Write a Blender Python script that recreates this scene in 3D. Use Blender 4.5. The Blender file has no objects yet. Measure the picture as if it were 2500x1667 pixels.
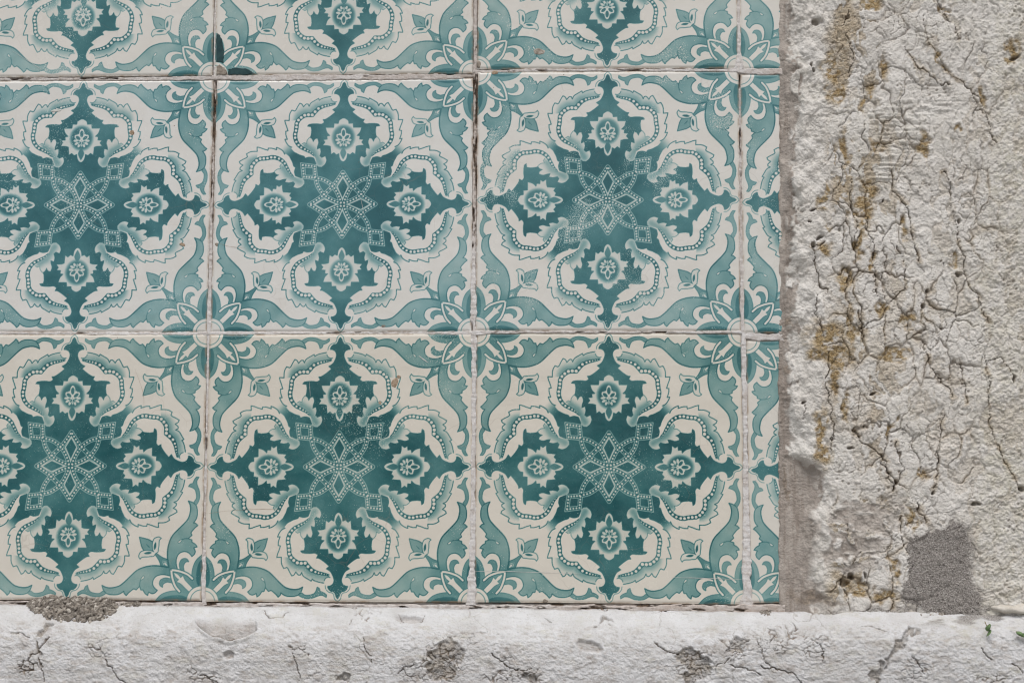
import bpy, math
import numpy as np
from mathutils import Vector, Matrix

sc = bpy.context.scene
R = math.radians

# ------------------------------------------------------------------ camera
Z0 = 0.9                                   # height of the upper grout line above the pavement
CAM = np.array([0.19133, -0.74693, -0.21819 + Z0])
PITCH, YAW, ROLL, FPX = 0.09759, -0.03984, 0.00094, 3472.0
_fw = np.array([math.sin(YAW) * math.cos(PITCH), math.cos(YAW) * math.cos(PITCH), math.sin(PITCH)])
_rt = np.array([math.cos(YAW), -math.sin(YAW), 0.0])
_up = np.cross(_rt, _fw)
_rt, _up = _rt * math.cos(ROLL) + _up * math.sin(ROLL), -_rt * math.sin(ROLL) + _up * math.cos(ROLL)
cd = bpy.data.cameras.new('camera')
cam = bpy.data.objects.new('camera', cd)
sc.collection.objects.link(cam)
cam.matrix_world = Matrix(((_rt[0], _up[0], -_fw[0], CAM[0]), (_rt[1], _up[1], -_fw[1], CAM[1]),
                           (_rt[2], _up[2], -_fw[2], CAM[2]), (0, 0, 0, 1)))
cd.sensor_width = 36.0
cd.lens = FPX / 2500.0 * 36.0
cd.clip_start = 0.02
cd.clip_end = 200.0
sc.camera = cam

# ------------------------------------------------------------------ light: bright overcast street
SUN_EL, SUN_AZ = 58.0, -24.0              # azimuth measured from straight out of the wall, towards the left
w = bpy.data.worlds.new('World')
sc.world = w
w.use_nodes = True
nt = w.node_tree
nt.nodes.clear()
sky = nt.nodes.new('ShaderNodeTexSky')
sky.sky_type = 'NISHITA'
sky.sun_disc = False
sky.sun_elevation = R(SUN_EL)
sky.sun_rotation = R(180.0 + SUN_AZ)
sky.air_density = 1.0
sky.dust_density = 4.0
sky.ozone_density = 1.0
hs = nt.nodes.new('ShaderNodeHueSaturation')
hs.inputs['Saturation'].default_value = 0.34
bg = nt.nodes.new('ShaderNodeBackground')
bg.inputs['Strength'].default_value = 0.115
wo = nt.nodes.new('ShaderNodeOutputWorld')
nt.links.new(sky.outputs[0], hs.inputs['Color'])
nt.links.new(hs.outputs[0], bg.inputs['Color'])
nt.links.new(bg.outputs[0], wo.inputs['Surface'])
sd = bpy.data.lights.new('sun', 'SUN')
sd.energy = 1.25
sd.angle = R(20.0)
sd.color = (1.0, 0.965, 0.92)
so = bpy.data.objects.new('sun', sd)
sc.collection.objects.link(so)
_d = Vector((math.sin(R(SUN_AZ)) * math.cos(R(SUN_EL)), -math.cos(R(SUN_AZ)) * math.cos(R(SUN_EL)), math.sin(R(SUN_EL))))
so.rotation_euler = _d.to_track_quat('Z', 'Y').to_euler()
so.location = (0, -3, 4)
sc.view_settings.view_transform = 'Standard'
sc.view_settings.look = 'None'
sc.view_settings.gamma = 1.0
sc.view_settings.use_curve_mapping = False
sc.view_settings.exposure = 0.16
sc.render.engine = 'CYCLES'
sc.cycles.filter_width = 1.1

# ------------------------------------------------------------------ pixel <-> wall
def wall(u, v, y=0.0):
    """photo pixel -> point on the vertical plane y"""
    u = np.asarray(u, float); v = np.asarray(v, float)
    d = _fw[None] + (u.reshape(-1, 1) - 1250) / FPX * _rt[None] - (v.reshape(-1, 1) - 833.5) / FPX * _up[None]
    t = (y - CAM[1]) / d[:, 1]
    p = CAM[None] + d * t[:, None]
    return p[:, 0].reshape(u.shape), p[:, 2].reshape(u.shape)

def wpt(u, v, y=0.0):
    x, z = wall(np.array([u]), np.array([v]), y)
    return float(x[0]), float(z[0])

def proj(x, y, z):
    d = np.stack([x - CAM[0], y - CAM[1], z - CAM[2]], -1)
    q = d @ _fw
    return 1250 + FPX * (d @ _rt) / q, 833.5 - FPX * (d @ _up) / q

# ------------------------------------------------------------------ numpy noise
def _h(i, j, s):
    i = i.astype(np.int64); j = j.astype(np.int64)
    n = (i * 374761393 + j * 668265263 + s * 2147483647 + 1013904223) & 0xFFFFFFFF
    n = ((n ^ (n >> 13)) * 1274126177) & 0xFFFFFFFF
    n = ((n ^ (n >> 16)) * 2246822519) & 0xFFFFFFFF
    n = n ^ (n >> 15)
    return (n & 0xFFFFFF) / float(0xFFFFFF)

def vn(U, V, sx, sy=None, seed=0):
    """value noise, -1..1"""
    x = U / sx + seed * 17.31; y = V / (sy or sx) + seed * 5.77
    i = np.floor(x); j = np.floor(y)
    fx = x - i; fy = y - j
    fx = fx * fx * fx * (fx * (fx * 6 - 15) + 10); fy = fy * fy * fy * (fy * (fy * 6 - 15) + 10)
    a = _h(i, j, seed); b = _h(i + 1, j, seed); c = _h(i, j + 1, seed); d = _h(i + 1, j + 1, seed)
    return ((a * (1 - fx) + b * fx) * (1 - fy) + (c * (1 - fx) + d * fx) * fy) * 2 - 1

def fbm(U, V, sx, sy=None, seed=0, o=4, g=0.5):
    r = 0; a = 1.0; n = 0
    sy = sy or sx
    for k in range(o):
        r = r + a * vn(U, V, sx, sy, seed + k * 7); n += a
        a *= g; sx *= 0.5; sy *= 0.5
    return r / n

def worley(U, V, sx, sy, seed, jit=0.9):
    x = U / sx; y = V / sy
    i = np.floor(x); j = np.floor(y)
    f1 = np.full(x.shape, 9.0); f2 = np.full(x.shape, 9.0); cid = np.zeros(x.shape)
    for di in (-1, 0, 1):
        for dj in (-1, 0, 1):
            ci = i + di; cj = j + dj
            px = ci + 0.5 + jit * (_h(ci, cj, seed) - 0.5); py = cj + 0.5 + jit * (_h(ci, cj, seed + 91) - 0.5)
            d = np.hypot(x - px, y - py)
            near = d < f1
            f2 = np.where(near, f1, np.minimum(f2, d))
            cid = np.where(near, _h(ci, cj, seed + 55), cid)
            f1 = np.where(near, d, f1)
    return f1, f2, cid

def ss(a, b, x):
    t = np.clip((x - a) / (b - a), 0, 1)
    return t * t * (3 - 2 * t)

def seg_dist(U, V, pts):
    d = np.full(U.shape, 1e9)
    for (x0, y0), (x1, y1) in zip(pts[:-1], pts[1:]):
        dx, dy = x1 - x0, y1 - y0
        L = dx * dx + dy * dy + 1e-9
        t = np.clip(((U - x0) * dx + (V - y0) * dy) / L, 0, 1)
        d = np.minimum(d, np.hypot(U - x0 - t * dx, V - y0 - t * dy))
    return d

def in_poly(U, V, pts):
    r = np.zeros(U.shape, bool)
    n = len(pts)
    for k in range(n):
        x0, y0 = pts[k]; x1, y1 = pts[(k + 1) % n]
        if y0 == y1: continue
        c = (V < y0) != (V < y1)
        r ^= c & (U < (x1 - x0) * (V - y0) / (y1 - y0) + x0)
    return r

def curve(pts, closed=False, n=5, sharp=48):
    """Catmull-Rom through the points, keeping sharp corners"""
    P = [np.array(p, float) for p in pts]
    m = len(P); out = []
    def corner(k):
        if not closed and (k == 0 or k == m - 1): return True
        a = P[k] - P[(k - 1) % m]; b = P[(k + 1) % m] - P[k]
        c = np.dot(a, b) / (np.linalg.norm(a) * np.linalg.norm(b) + 1e-9)
        return c < math.cos(math.radians(sharp))
    for k in range(m if closed else m - 1):
        p1 = P[k]; p2 = P[(k + 1) % m]
        c1 = corner(k); c2 = corner((k + 1) % m)
        t1 = (p2 - p1) if c1 else (p2 - P[(k - 1) % m]) / 2
        t2 = (p2 - p1) if c2 else (P[(k + 2) % m] - p1) / 2
        for q in range(n):
            t = q / n
            out.append(tuple((2 * t**3 - 3 * t**2 + 1) * p1 + (t**3 - 2 * t**2 + t) * t1 + (-2 * t**3 + 3 * t**2) * p2 + (t**3 - t**2) * t2))
    if not closed: out.append(tuple(P[-1]))
    return out

# ------------------------------------------------------------------ the printed ornament: ink density on one eighth of a tile, mirrored
def ornament(N=400, ssmp=4):
    h = N // 2
    S = h * ssmp
    c = (np.arange(S) + 0.5) / S
    A, B = np.meshgrid(c, c)                # A: distance from the upright axis, B: height
    X = 1557 - A * 1545; Y = 1597 - B * 1552
    D = np.zeros((S, S), np.float32)
    def box(pts, pad):
        xs = [p[0] for p in pts]; ys = [p[1] for p in pts]
        i0 = int(np.clip((1557 - max(xs) - pad) / 1545 * S, 0, S)); i1 = int(np.clip((1557 - min(xs) + pad) / 1545 * S + 2, 0, S))
        j0 = int(np.clip((1597 - max(ys) - pad) / 1552 * S, 0, S)); j1 = int(np.clip((1597 - min(ys) + pad) / 1552 * S + 2, 0, S))
        return slice(j0, j1), slice(i0, i1)
    def fill(pts, val, line=None, lw=7, smooth=True):
        if smooth: pts = curve(pts, True)
        s = box(pts, 4)
        m = in_poly(X[s], Y[s], pts)
        v = val(X[s], Y[s]) if callable(val) else val
        D[s] = np.where(m, v, D[s])
        if line is not None: stroke(pts + [pts[0]], lw, line, smooth=False)
        return m
    def stroke(pts, wd, val, smooth=True, over=False):
        if smooth: pts = curve(pts)
        s = box(pts, wd)
        d = seg_dist(X[s], Y[s], pts)
        m = d < wd / 2
        D[s] = np.where(m, val if over else np.maximum(D[s], val), D[s])
    def dot(x, y, r, val):
        s = box([(x, y)], r + 2)
        D[s] = np.where(np.hypot(X[s] - x, Y[s] - y) < r, val, D[s])
    # corner petals and rosette
    fill([(150, 130), (185, 40), (540, 40), (470, 112), (380, 148), (280, 157), (200, 148)], 0.5, 0.75)
    fill([(190, 40), (500, 40), (430, 84), (340, 104), (240, 104), (180, 84)], 0.85)
    fill([(100, 130), (150, 120), (265, 150), (310, 205), (345, 290), (365, 400), (250, 400), (100, 250)], 0.55)
    pet = [(262, 150), (308, 205), (338, 275), (354, 340), (360, 398)]
    stroke(pet, 42, 0.95, over=True)
    stroke(pet, 25, 0.0, over=True)
    fill([(110, 135), (140, 132), (200, 188), (248, 234), (300, 258), (274, 284), (312, 318), (336, 372), (200, 330)], 0.0, 0.8, 6)
    # scroll leaf
    leaf = [(345, 415), (420, 428), (500, 441), (600, 441), (690, 420), (760, 385), (830, 320), (890, 260), (945, 215), (1000, 195), (1060, 187), (1110, 195),
            (1152, 215), (1140, 175), (1125, 150), (1100, 125), (1060, 112), (1000, 108), (945, 120), (900, 150), (895, 125), (870, 100), (845, 130), (805, 165),
            (785, 178), (757, 165), (720, 208), (705, 165), (680, 165), (655, 125), (625, 103), (615, 142), (580, 125), (545, 130), (515, 160), (550, 190),
            (570, 230), (565, 280), (535, 320), (480, 340), (420, 338), (372, 325), (352, 365)]
    def shade(x, y):
        return 0.42 + 0.20 * ss(520, 360, x) + 0.05 * np.sin(x / 61.0) * np.sin(y / 43.0)
    fill(leaf, shade, 1.0, 9)
    stroke([(345, 415), (420, 428), (500, 441), (600, 441), (690, 420), (760, 385), (830, 320), (890, 260), (945, 215), (1000, 195), (1060, 187), (1110, 195), (1152, 215)], 12, 1.05)
    stroke([(720, 208), (718, 250), (705, 285)], 9, 0.85)
    fill([(715, 272), (700, 305), (682, 328), (668, 322), (672, 300), (692, 285)], 0.02, 0.8, 6)
    fill([(1100, 125), (1150, 97), (1200, 86), (1270, 92), (1330, 115), (1380, 122), (1427, 98), (1430, 127), (1400, 150), (1355, 168), (1345, 200), (1320, 217),
          (1305, 170), (1280, 140), (1230, 125), (1180, 125), (1140, 152)], 0.5, 0.8, 7)
    fill([(345, 245), (400, 255), (440, 240), (455, 218), (455, 195), (485, 215), (493, 250), (475, 285), (430, 303), (380, 297), (357, 285)], 0.55, 0.8, 7)
    stroke(pet, 42, 0.95); stroke(pet, 25, 0.0, over=True)
    # rosette disc
    s = box([(12, 45)], 200)
    d = np.hypot(X[s] - 12, (Y[s] - 45))
    D[s] = np.where(d < 168, 0.0, D[s])
    D[s] = np.where(np.abs(d - 168) < 5, 0.65, D[s])
    D[s] = np.where(np.abs(d - 122) < 4.5, 0.5, D[s])
    # little stem and bud
    stroke([(362, 402), (410, 424), (466, 444)], 27, 0.62)
    stroke([(466, 438), (482, 498), (512, 548), (545, 590)], 30, 0.62)
    stroke([(482, 440), (499, 492), (528, 540), (552, 572)], 7, 0.95)
    fill([(386, 426), (440, 450), (452, 482), (470, 516), (400, 500), (370, 440)], 0.04, 0.8, 6, smooth=False)
    fill([(590, 612), (640, 618), (682, 618), (708, 665), (722, 715), (736, 772), (650, 760), (560, 650)], 0.45, 0.9, 9)
    fill([(592, 640), (620, 652), (648, 680), (670, 712), (630, 700), (592, 660)], 0.95)
    fill([(540, 590), (565, 553), (630, 545), (698, 540), (722, 518), (739, 550), (722, 597), (685, 616), (640, 621), (590, 614)], 0.03, 0.8, 8)
    fill([(588, 593), (620, 577), (656, 576), (680, 584), (650, 599), (612, 603)], 0.95)
    # dark ground of the cross
    FIELD = 1.0
    field = [(1600, 60), (1557, 80), (1538, 100), (1528, 132), (1510, 160), (1480, 164), (1453, 185), (1438, 212), (1442, 245), (1455, 300), (1380, 420), (1200, 480), (1050, 560),
             (985, 700), (990, 830), (960, 905), (955, 960), (1000, 1050), (1600, 1650), (1700, 1650), (1700, 60)]
    fill(field, FIELD, smooth=False)
    fill([(860, 800), (935, 880), (1010, 960), (1080, 1020), (1080, 1150), (800, 860)],
         lambda x, y: FIELD * ss(0.95, 0.76, (1557 - x) / 1545 + (1597 - y) / 1552) ** 1.15, smooth=False)
    stroke([(1557, 48), (1522, 84), (1512, 128), (1492, 150), (1450, 162), (1420, 196), (1412, 232)], 8, 0.6)
    # wing leaf
    outer = [(1395, 262), (1330, 275), (1285, 290), (1260, 308), (1250, 284), (1215, 305), (1160, 340), (1137, 382), (1125, 354), (1100, 355), (1070, 388), (1050, 355), (1025, 343),
             (1000, 385), (980, 425), (965, 440), (930, 428), (905, 480), (900, 558), (848, 553), (855, 590), (870, 630), (888, 687), (862, 690), (865, 740), (882, 792), (853, 790),
             (870, 830), (900, 870), (938, 890), (932, 905), (965, 945), (1000, 965), (1040, 985), (1087, 1000), (1102, 1022), (1150, 1010), (1200, 1020), (1215, 1040), (1235, 1095)]
    inner = [(1245, 1090), (1220, 1000), (1180, 900), (1150, 800), (1165, 740), (1170, 680), (1163, 638), (1118, 632), (1145, 604), (1225, 597), (1290, 601), (1322, 581), (1303, 546),
             (1340, 540), (1400, 500), (1453, 455), (1418, 425), (1470, 390), (1500, 335), (1510, 290), (1495, 250), (1460, 232), (1425, 240)]
    fill(outer + inner, 0.0)
    beads = [(1212, 992, 6), (1188, 970, 7.5), (1161, 950, 9), (1130, 935, 11), (1095, 915, 12.5), (1052, 893, 14), (1019, 863, 15), (992, 822, 15.5), (976, 772, 17), (975, 728, 17.5),
             (985, 683, 17.5), (989, 639, 18), (992, 595, 18), (1012, 552, 18.5), (1045, 520, 19), (1087, 493, 20), (1132, 487, 20), (1177, 490, 20), (1211, 450, 18.5), (1251, 410, 17),
             (1298, 388, 14), (1335, 376, 12), (1369, 370, 10), (1400, 364, 8), (1426, 358, 6), (1452, 350, 4.5)]
    band = [(b[0], b[1]) for b in beads]
    # shading beside the bead row, on the tip side
    tip = [p for p in outer if p[1] < 560 and p[0] > 890]
    poly = tip + [(930, 560)] + [(b[0], b[1]) for b in beads[13:]] + [(1480, 300), (1420, 300)]
    sl = box(poly, 4)
    m = in_poly(X[sl], Y[sl], curve(tip) + [(930, 560)] + band[13:] + [(1480, 320), (1410, 300)])
    db = seg_dist(X[sl], Y[sl], band[12:])
    g = 0.52 * np.exp(-(db / 82.0) ** 2.4) * ss(900, 1010, X[sl]) * (0.62 + 0.38 * ss(1420, 1180, X[sl]))
    D[sl] = np.where(m, np.maximum(D[sl], g), D[sl])
    stroke(outer[:30], 9, 0.95)
    # bead row
    fine = []
    for k in range(len(beads) - 1):
        for t in np.linspace(0, 1, 6, endpoint=False):
            fine.append([beads[k][q] * (1 - t) + beads[k + 1][q] * t for q in range(3)])
    for x, y, r in fine: dot(x, y, r + 7.5, 1.05)
    for x, y, r in beads: dot(x, y, r, 0.0)
    dot(1450, 280, 50, 0.0)
    s = box([(1450, 280)], 60)
    dd = np.hypot(X[s] - 1450, Y[s] - 280)
    D[s] = np.where((np.abs(dd - 49) < 4.5) & (X[s] < 1470) & (Y[s] > 285), 0.7, D[s])
    stroke([(1212, 1000), (1228, 1040), (1238, 1100)], 6, 0.0, over=True)
    # sepal at the root of the wing
    cal = [(1058, 852), (1085, 834), (1115, 846), (1122, 805), (1150, 768), (1180, 790), (1194, 828), (1218, 790), (1245, 783), (1258, 830), (1245, 880), (1240, 918), (1280, 903),
           (1286, 950), (1275, 1000), (1300, 1022), (1342, 1003), (1356, 1050), (1340, 1100), (1300, 1136), (1260, 1130), (1236, 1100), (1230, 1050), (1212, 1005), (1150, 925), (1095, 888)]
    fill(cal, lambda x, y: 0.04 + 0.38 * np.exp(-(seg_dist(x, y, [(1110, 880), (1190, 930), (1235, 1010), (1280, 1085)]) / 44.0) ** 2), None)
    stroke([(1058, 852), (1085, 834), (1115, 846), (1122, 805), (1150, 768)], 7, 0.6)
    for x, y, r in beads[:7]: dot(x, y, r + 6, 0.85)
    for x, y, r in beads[:7]: dot(x, y, r, 0.0)
    # flower on the arm
    fl = [(1557, 533), (1520, 550), (1503, 566), (1495, 602), (1445, 598), (1441, 650), (1343, 650), (1362, 708), (1400, 750), (1363, 756), (1366, 796), (1318, 800), (1340, 830),
          (1313, 867), (1370, 870), (1405, 880), (1408, 915), (1413, 978), (1445, 955), (1475, 983), (1507, 968), (1520, 1035), (1557, 1070), (1640, 1070), (1640, 533)]
    def fsh(x, y):
        r = np.hypot((x - 1557) / 1.0, (y - 770) / 1.12)
        return 0.06 + 0.86 * ss(158, 100, r)
    fill(fl, fsh)
    fill([(1557, 895), (1532, 930), (1522, 965), (1535, 1005), (1557, 1045), (1600, 1045), (1600, 895)], 0.75, 0.1, 9)
    # flower heart: scallops below, trefoil above
    for k in range(7):
        an = math.radians(-8 + k * 32)
        cx, cy = 1557 - math.sin(an) * 70, 800 + math.cos(an) * 66
        s = box([(cx, cy)], 40)
        ra = (X[s] - cx) * -math.sin(an) + (Y[s] - cy) * math.cos(an); ta = (X[s] - cx) * math.cos(an) + (Y[s] - cy) * math.sin(an)
        e = (ra / 27) ** 2 + (ta / 15.5) ** 2
        D[s] = np.where(e < 1, 0.06, np.where((e < 1.5) & (D[s] > 0.1), 0.85, D[s]))
    for (x0, y0, x1, y1, wd) in ((1557, 780, 1557, 655, 30), (1552, 800, 1478, 735, 27), (1552, 805, 1530, 860, 15)):
        mx, my = (x0 + x1) / 2, (y0 + y1) / 2
        L = math.hypot(x1 - x0, y1 - y0); ux, uy = (x1 - x0) / L, (y1 - y0) / L
        s = box([(mx, my)], 90)
        p = ((X[s] - mx) * ux + (Y[s] - my) * uy) / (L / 2); q = ((X[s] - mx) * -uy + (Y[s] - my) * ux) / wd
        e = np.abs(p) ** 2 + np.abs(q) ** 2
        D[s] = np.where(e < 0.42, 0.92, np.where(e < 1.1, 0.04, D[s]))
    # interlaced bead bands in the middle
    sq = [(1058, 1092), (1243, 1104), (1238, 1278), (1074, 1266)]
    P = curve([(1236, 1272), (1285, 1281), (1340, 1300), (1400, 1338), (1440, 1375), (1480, 1432), (1512, 1496), (1535, 1560), (1545, 1610)])
    Sx = curve([(1557, 1202), (1500, 1292), (1440, 1372), (1340, 1470)])
    Q = [(1557 - (1597 - y) / 1552 * 1545, 1597 - (1557 - x) / 1545 * 1552) for x, y in P]
    sqm = [(1072, 1108), (1226, 1122), (1222, 1262), (1086, 1252)]
    for pth in (P, Q, Sx): stroke(pth, 54, 0.14, smooth=False, over=True)
    fill([(1045, 1078), (1240, 1105), (1258, 1282), (1062, 1274)], 0.14, smooth=False)
    for pth in (P, Q, Sx): stroke(pth, 38, 0.97, smooth=False, over=True)
    fill([(1053, 1088), (1232, 1112), (1249, 1274), (1069, 1266)], 0.97, smooth=False)
    fill([(1098, 1132), (1200, 1144), (1206, 1240), (1106, 1232)], 0.14, smooth=False)
    fill([(1107, 1142), (1193, 1152), (1198, 1232), (1113, 1225)], 1.0, smooth=False)
    stroke([(1557, 1262), (1490, 1376), (1557, 1530)], 15, 0.12, smooth=False, over=True)
    def along(pth, step, r, skip=0.0):
        acc = skip
        for (x0, y0), (x1, y1) in zip(pth[:-1], pth[1:]):
            L = math.hypot(x1 - x0, y1 - y0)
            while acc < L:
                dot(x0 + (x1 - x0) * acc / L, y0 + (y1 - y0) * acc / L, r, 0.05); acc += step
            acc -= L
    along(P, 39, 12.5, 30); along(Q, 39, 12.5, 30); along(Sx, 39, 12.5, 20)
    rg = [(1075, 1110), (1216, 1128), (1228, 1256), (1088, 1248)]
    for k in range(4):
        x0, y0 = rg[k]; x1, y1 = rg[(k + 1) % 4]
        for t in (0, 0.25, 0.5, 0.75): dot(x0 + (x1 - x0) * t, y0 + (y1 - y0) * t, 12.5, 0.06)
    D = np.where(B >= A, D, D.T)
    D = D.reshape(h, ssmp, h, ssmp).mean((1, 3))
    top = np.concatenate([D[:, ::-1], D], 1)
    return np.concatenate([top[::-1], top], 0)      # [row = height, col = across], (-1..1)

# ------------------------------------------------------------------ node helpers
class NT:
    def __init__(s, name):
        s.m = bpy.data.materials.new(name); s.m.use_nodes = True
        s.t = s.m.node_tree; s.t.nodes.clear()
        s.out = s.t.nodes.new('ShaderNodeOutputMaterial')
        s.b = s.t.nodes.new('ShaderNodeBsdfPrincipled')
        s.t.links.new(s.b.outputs[0], s.out.inputs[0])
    def n(s, typ, **k):
        x = s.t.nodes.new(typ)
        for a, v in k.items(): setattr(x, a, v)
        return x
    def link(s, a, b): s.t.links.new(a, b)
    def put(s, sock, v):
        if hasattr(v, 'is_linked') or hasattr(v, 'links'): s.t.links.new(v, sock)
        elif isinstance(v, (tuple, list)) and len(v) == 3 and sock.type == 'RGBA': sock.default_value = (*v, 1)
        else: sock.default_value = v
    def math(s, op, a, b=0.0, c=None, clamp=False):
        x = s.n('ShaderNodeMath', operation=op, use_clamp=clamp)
        s.put(x.inputs[0], a); s.put(x.inputs[1], b)
        if c is not None: s.put(x.inputs[2], c)
        return x.outputs[0]
    def mix(s, f, a, b, mode='MIX'):
        x = s.n('ShaderNodeMix', data_type='RGBA', blend_type=mode)
        s.put(x.inputs[0], f); s.put(x.inputs[6], a); s.put(x.inputs[7], b)
        return x.outputs[2]
    def ramp(s, v, a, b, lo=0.0, hi=1.0):
        x = s.n('ShaderNodeMapRange', interpolation_type='SMOOTHSTEP')
        s.put(x.inputs[0], v); x.inputs[1].default_value = a; x.inputs[2].default_value = b
        s.put(x.inputs[3], lo); s.put(x.inputs[4], hi)
        return x.outputs[0]
    def noise(s, vec, scale, detail=4, rough=0.55, dist=0.0):
        x = s.n('ShaderNodeTexNoise')
        s.link(vec, x.inputs['Vector'])
        x.inputs['Scale'].default_value = scale; x.inputs['Detail'].default_value = detail
        x.inputs['Roughness'].default_value = rough; x.inputs['Distortion'].default_value = dist
        return x.outputs[0]
    def voro(s, vec, scale, feat='F1', rnd=1.0):
        x = s.n('ShaderNodeTexVoronoi', feature=feat)
        s.link(vec, x.inputs['Vector']); x.inputs['Scale'].default_value = scale
        x.inputs['Randomness'].default_value = rnd
        return x.outputs['Distance']
    def attr(s, name, typ='GEOMETRY'):
        x = s.n('ShaderNodeAttribute', attribute_name=name, attribute_type=typ)
        return x.outputs['Fac']
    def pos(s): return s.n('ShaderNodeNewGeometry').outputs['Position']
    def bump(s, h, strength, dist, prev=None):
        x = s.n('ShaderNodeBump'); s.put(x.inputs['Height'], h)
        x.inputs['Strength'].default_value = strength; x.inputs['Distance'].default_value = dist
        if prev is not None: s.link(prev, x.inputs['Normal'])
        return x.outputs[0]
    def scale(s, vec, v):
        x = s.n('ShaderNodeVectorMath', operation='MULTIPLY'); s.link(vec, x.inputs[0]); x.inputs[1].default_value = v
        return x.outputs[0]

# ------------------------------------------------------------------ materials
def glaze_material():
    M = NT('printed glaze')
    p = M.pos()
    ink = M.attr('ink'); wear = M.attr('wear', 'OBJECT'); tone = M.attr('tone', 'OBJECT'); warm = M.attr('warm', 'OBJECT')
    fine = M.noise(p, 1500, 2, 0.6); mot = M.noise(p, 160, 4, 0.6); big = M.noise(p, 26, 3, 0.5)
    # uneven transfer of the ink
    k = M.math('ADD', M.math('MULTIPLY', mot, 0.36), M.math('MULTIPLY', fine, 0.14))
    k = M.math('ADD', k, M.math('MULTIPLY', M.ramp(big, 0.32, 0.68), 0.52))
    k = M.math('ADD', k, 0.56)
    dens = M.math('MULTIPLY', M.math('MULTIPLY', ink, k), tone)
    # speckled loss in worn areas
    spk = M.noise(p, 1700, 2, 0.7)
    zone = M.math('ADD', M.math('MULTIPLY', M.ramp(M.noise(p, 30, 3, 0.6), 0.46, 0.64), wear), M.math('MULTIPLY', wear, 0.02))
    lost = M.ramp(M.math('ADD', spk, M.math('MULTIPLY', zone, 0.34)), 0.70, 0.76)
    dens = M.math('MULTIPLY', dens, M.math('SUBTRACT', 1.0, M.math('MULTIPLY', lost, M.ramp(wear, 0.05, 0.2, 0.0, 0.75))))
    # fine crazing of the glaze
    wv = M.n('ShaderNodeVectorMath', operation='ADD'); M.link(p, wv.inputs[0])
    nz = M.n('ShaderNodeTexNoise'); M.link(p, nz.inputs['Vector']); nz.inputs['Scale'].default_value = 60
    M.link(M.scale(nz.outputs[1], (0.012, 0.012, 0.012)), wv.inputs[1])
    cz = M.ramp(M.voro(wv.outputs[0], 85, 'DISTANCE_TO_EDGE'), 0.0, 0.022, 1.0, 0.0)
    cz = M.math('MULTIPLY', cz, M.ramp(M.noise(p, 22, 2), 0.5, 0.7))
    comb = M.n('ShaderNodeCombineXYZ')
    for i, kk in enumerate((-2.68, -1.38, -1.22)):
        M.link(M.math('POWER', 2.718281828, M.math('MULTIPLY', dens, kk)), comb.inputs[i])
    white = M.mix(warm, (0.66, 0.655, 0.635), (0.645, 0.607, 0.535))
    white = M.mix(M.ramp(M.noise(p, 48, 4, 0.6), 0.35, 0.75, 0.0, 0.30), white, (0.56, 0.52, 0.45))
    col = M.mix(1.0, white, comb.outputs[0], 'MULTIPLY')
    col = M.mix(M.math('MULTIPLY', cz, 0.22), col, (0.25, 0.20, 0.15))
    # specks of dirt, and brown rim where the glaze is thin
    sp = M.ramp(M.voro(p, 150), 0.03, 0.06, 1.0, 0.0)
    sp = M.math('MULTIPLY', sp, M.ramp(M.noise(p, 70, 1), 0.58, 0.62))
    col = M.mix(M.math('MULTIPLY', sp, 0.75), col, (0.12, 0.09, 0.06))
    rim = M.math('MULTIPLY', M.attr('rim'), M.ramp(M.noise(p, 120, 4, 0.65), 0.38, 0.66))
    col = M.mix(M.math('MULTIPLY', rim, 0.8), col, (0.30, 0.20, 0.12))
    M.put(M.b.inputs['Base Color'], col)
    M.put(M.b.inputs['Roughness'], M.math('ADD', M.ramp(M.noise(p, 90, 4, 0.6), 0.3, 0.75, 0.12, 0.34), M.math('MULTIPLY', M.attr('rim'), 0.45)))
    M.b.inputs['Specular IOR Level'].default_value = 0.45
    b = M.bump(M.noise(p, 55, 3, 0.5), 0.30, 0.002)
    b = M.bump(M.noise(p, 700, 2, 0.5), 0.10, 0.0003, b)
    M.link(b, M.b.inputs['Normal'])
    return M.m

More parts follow.
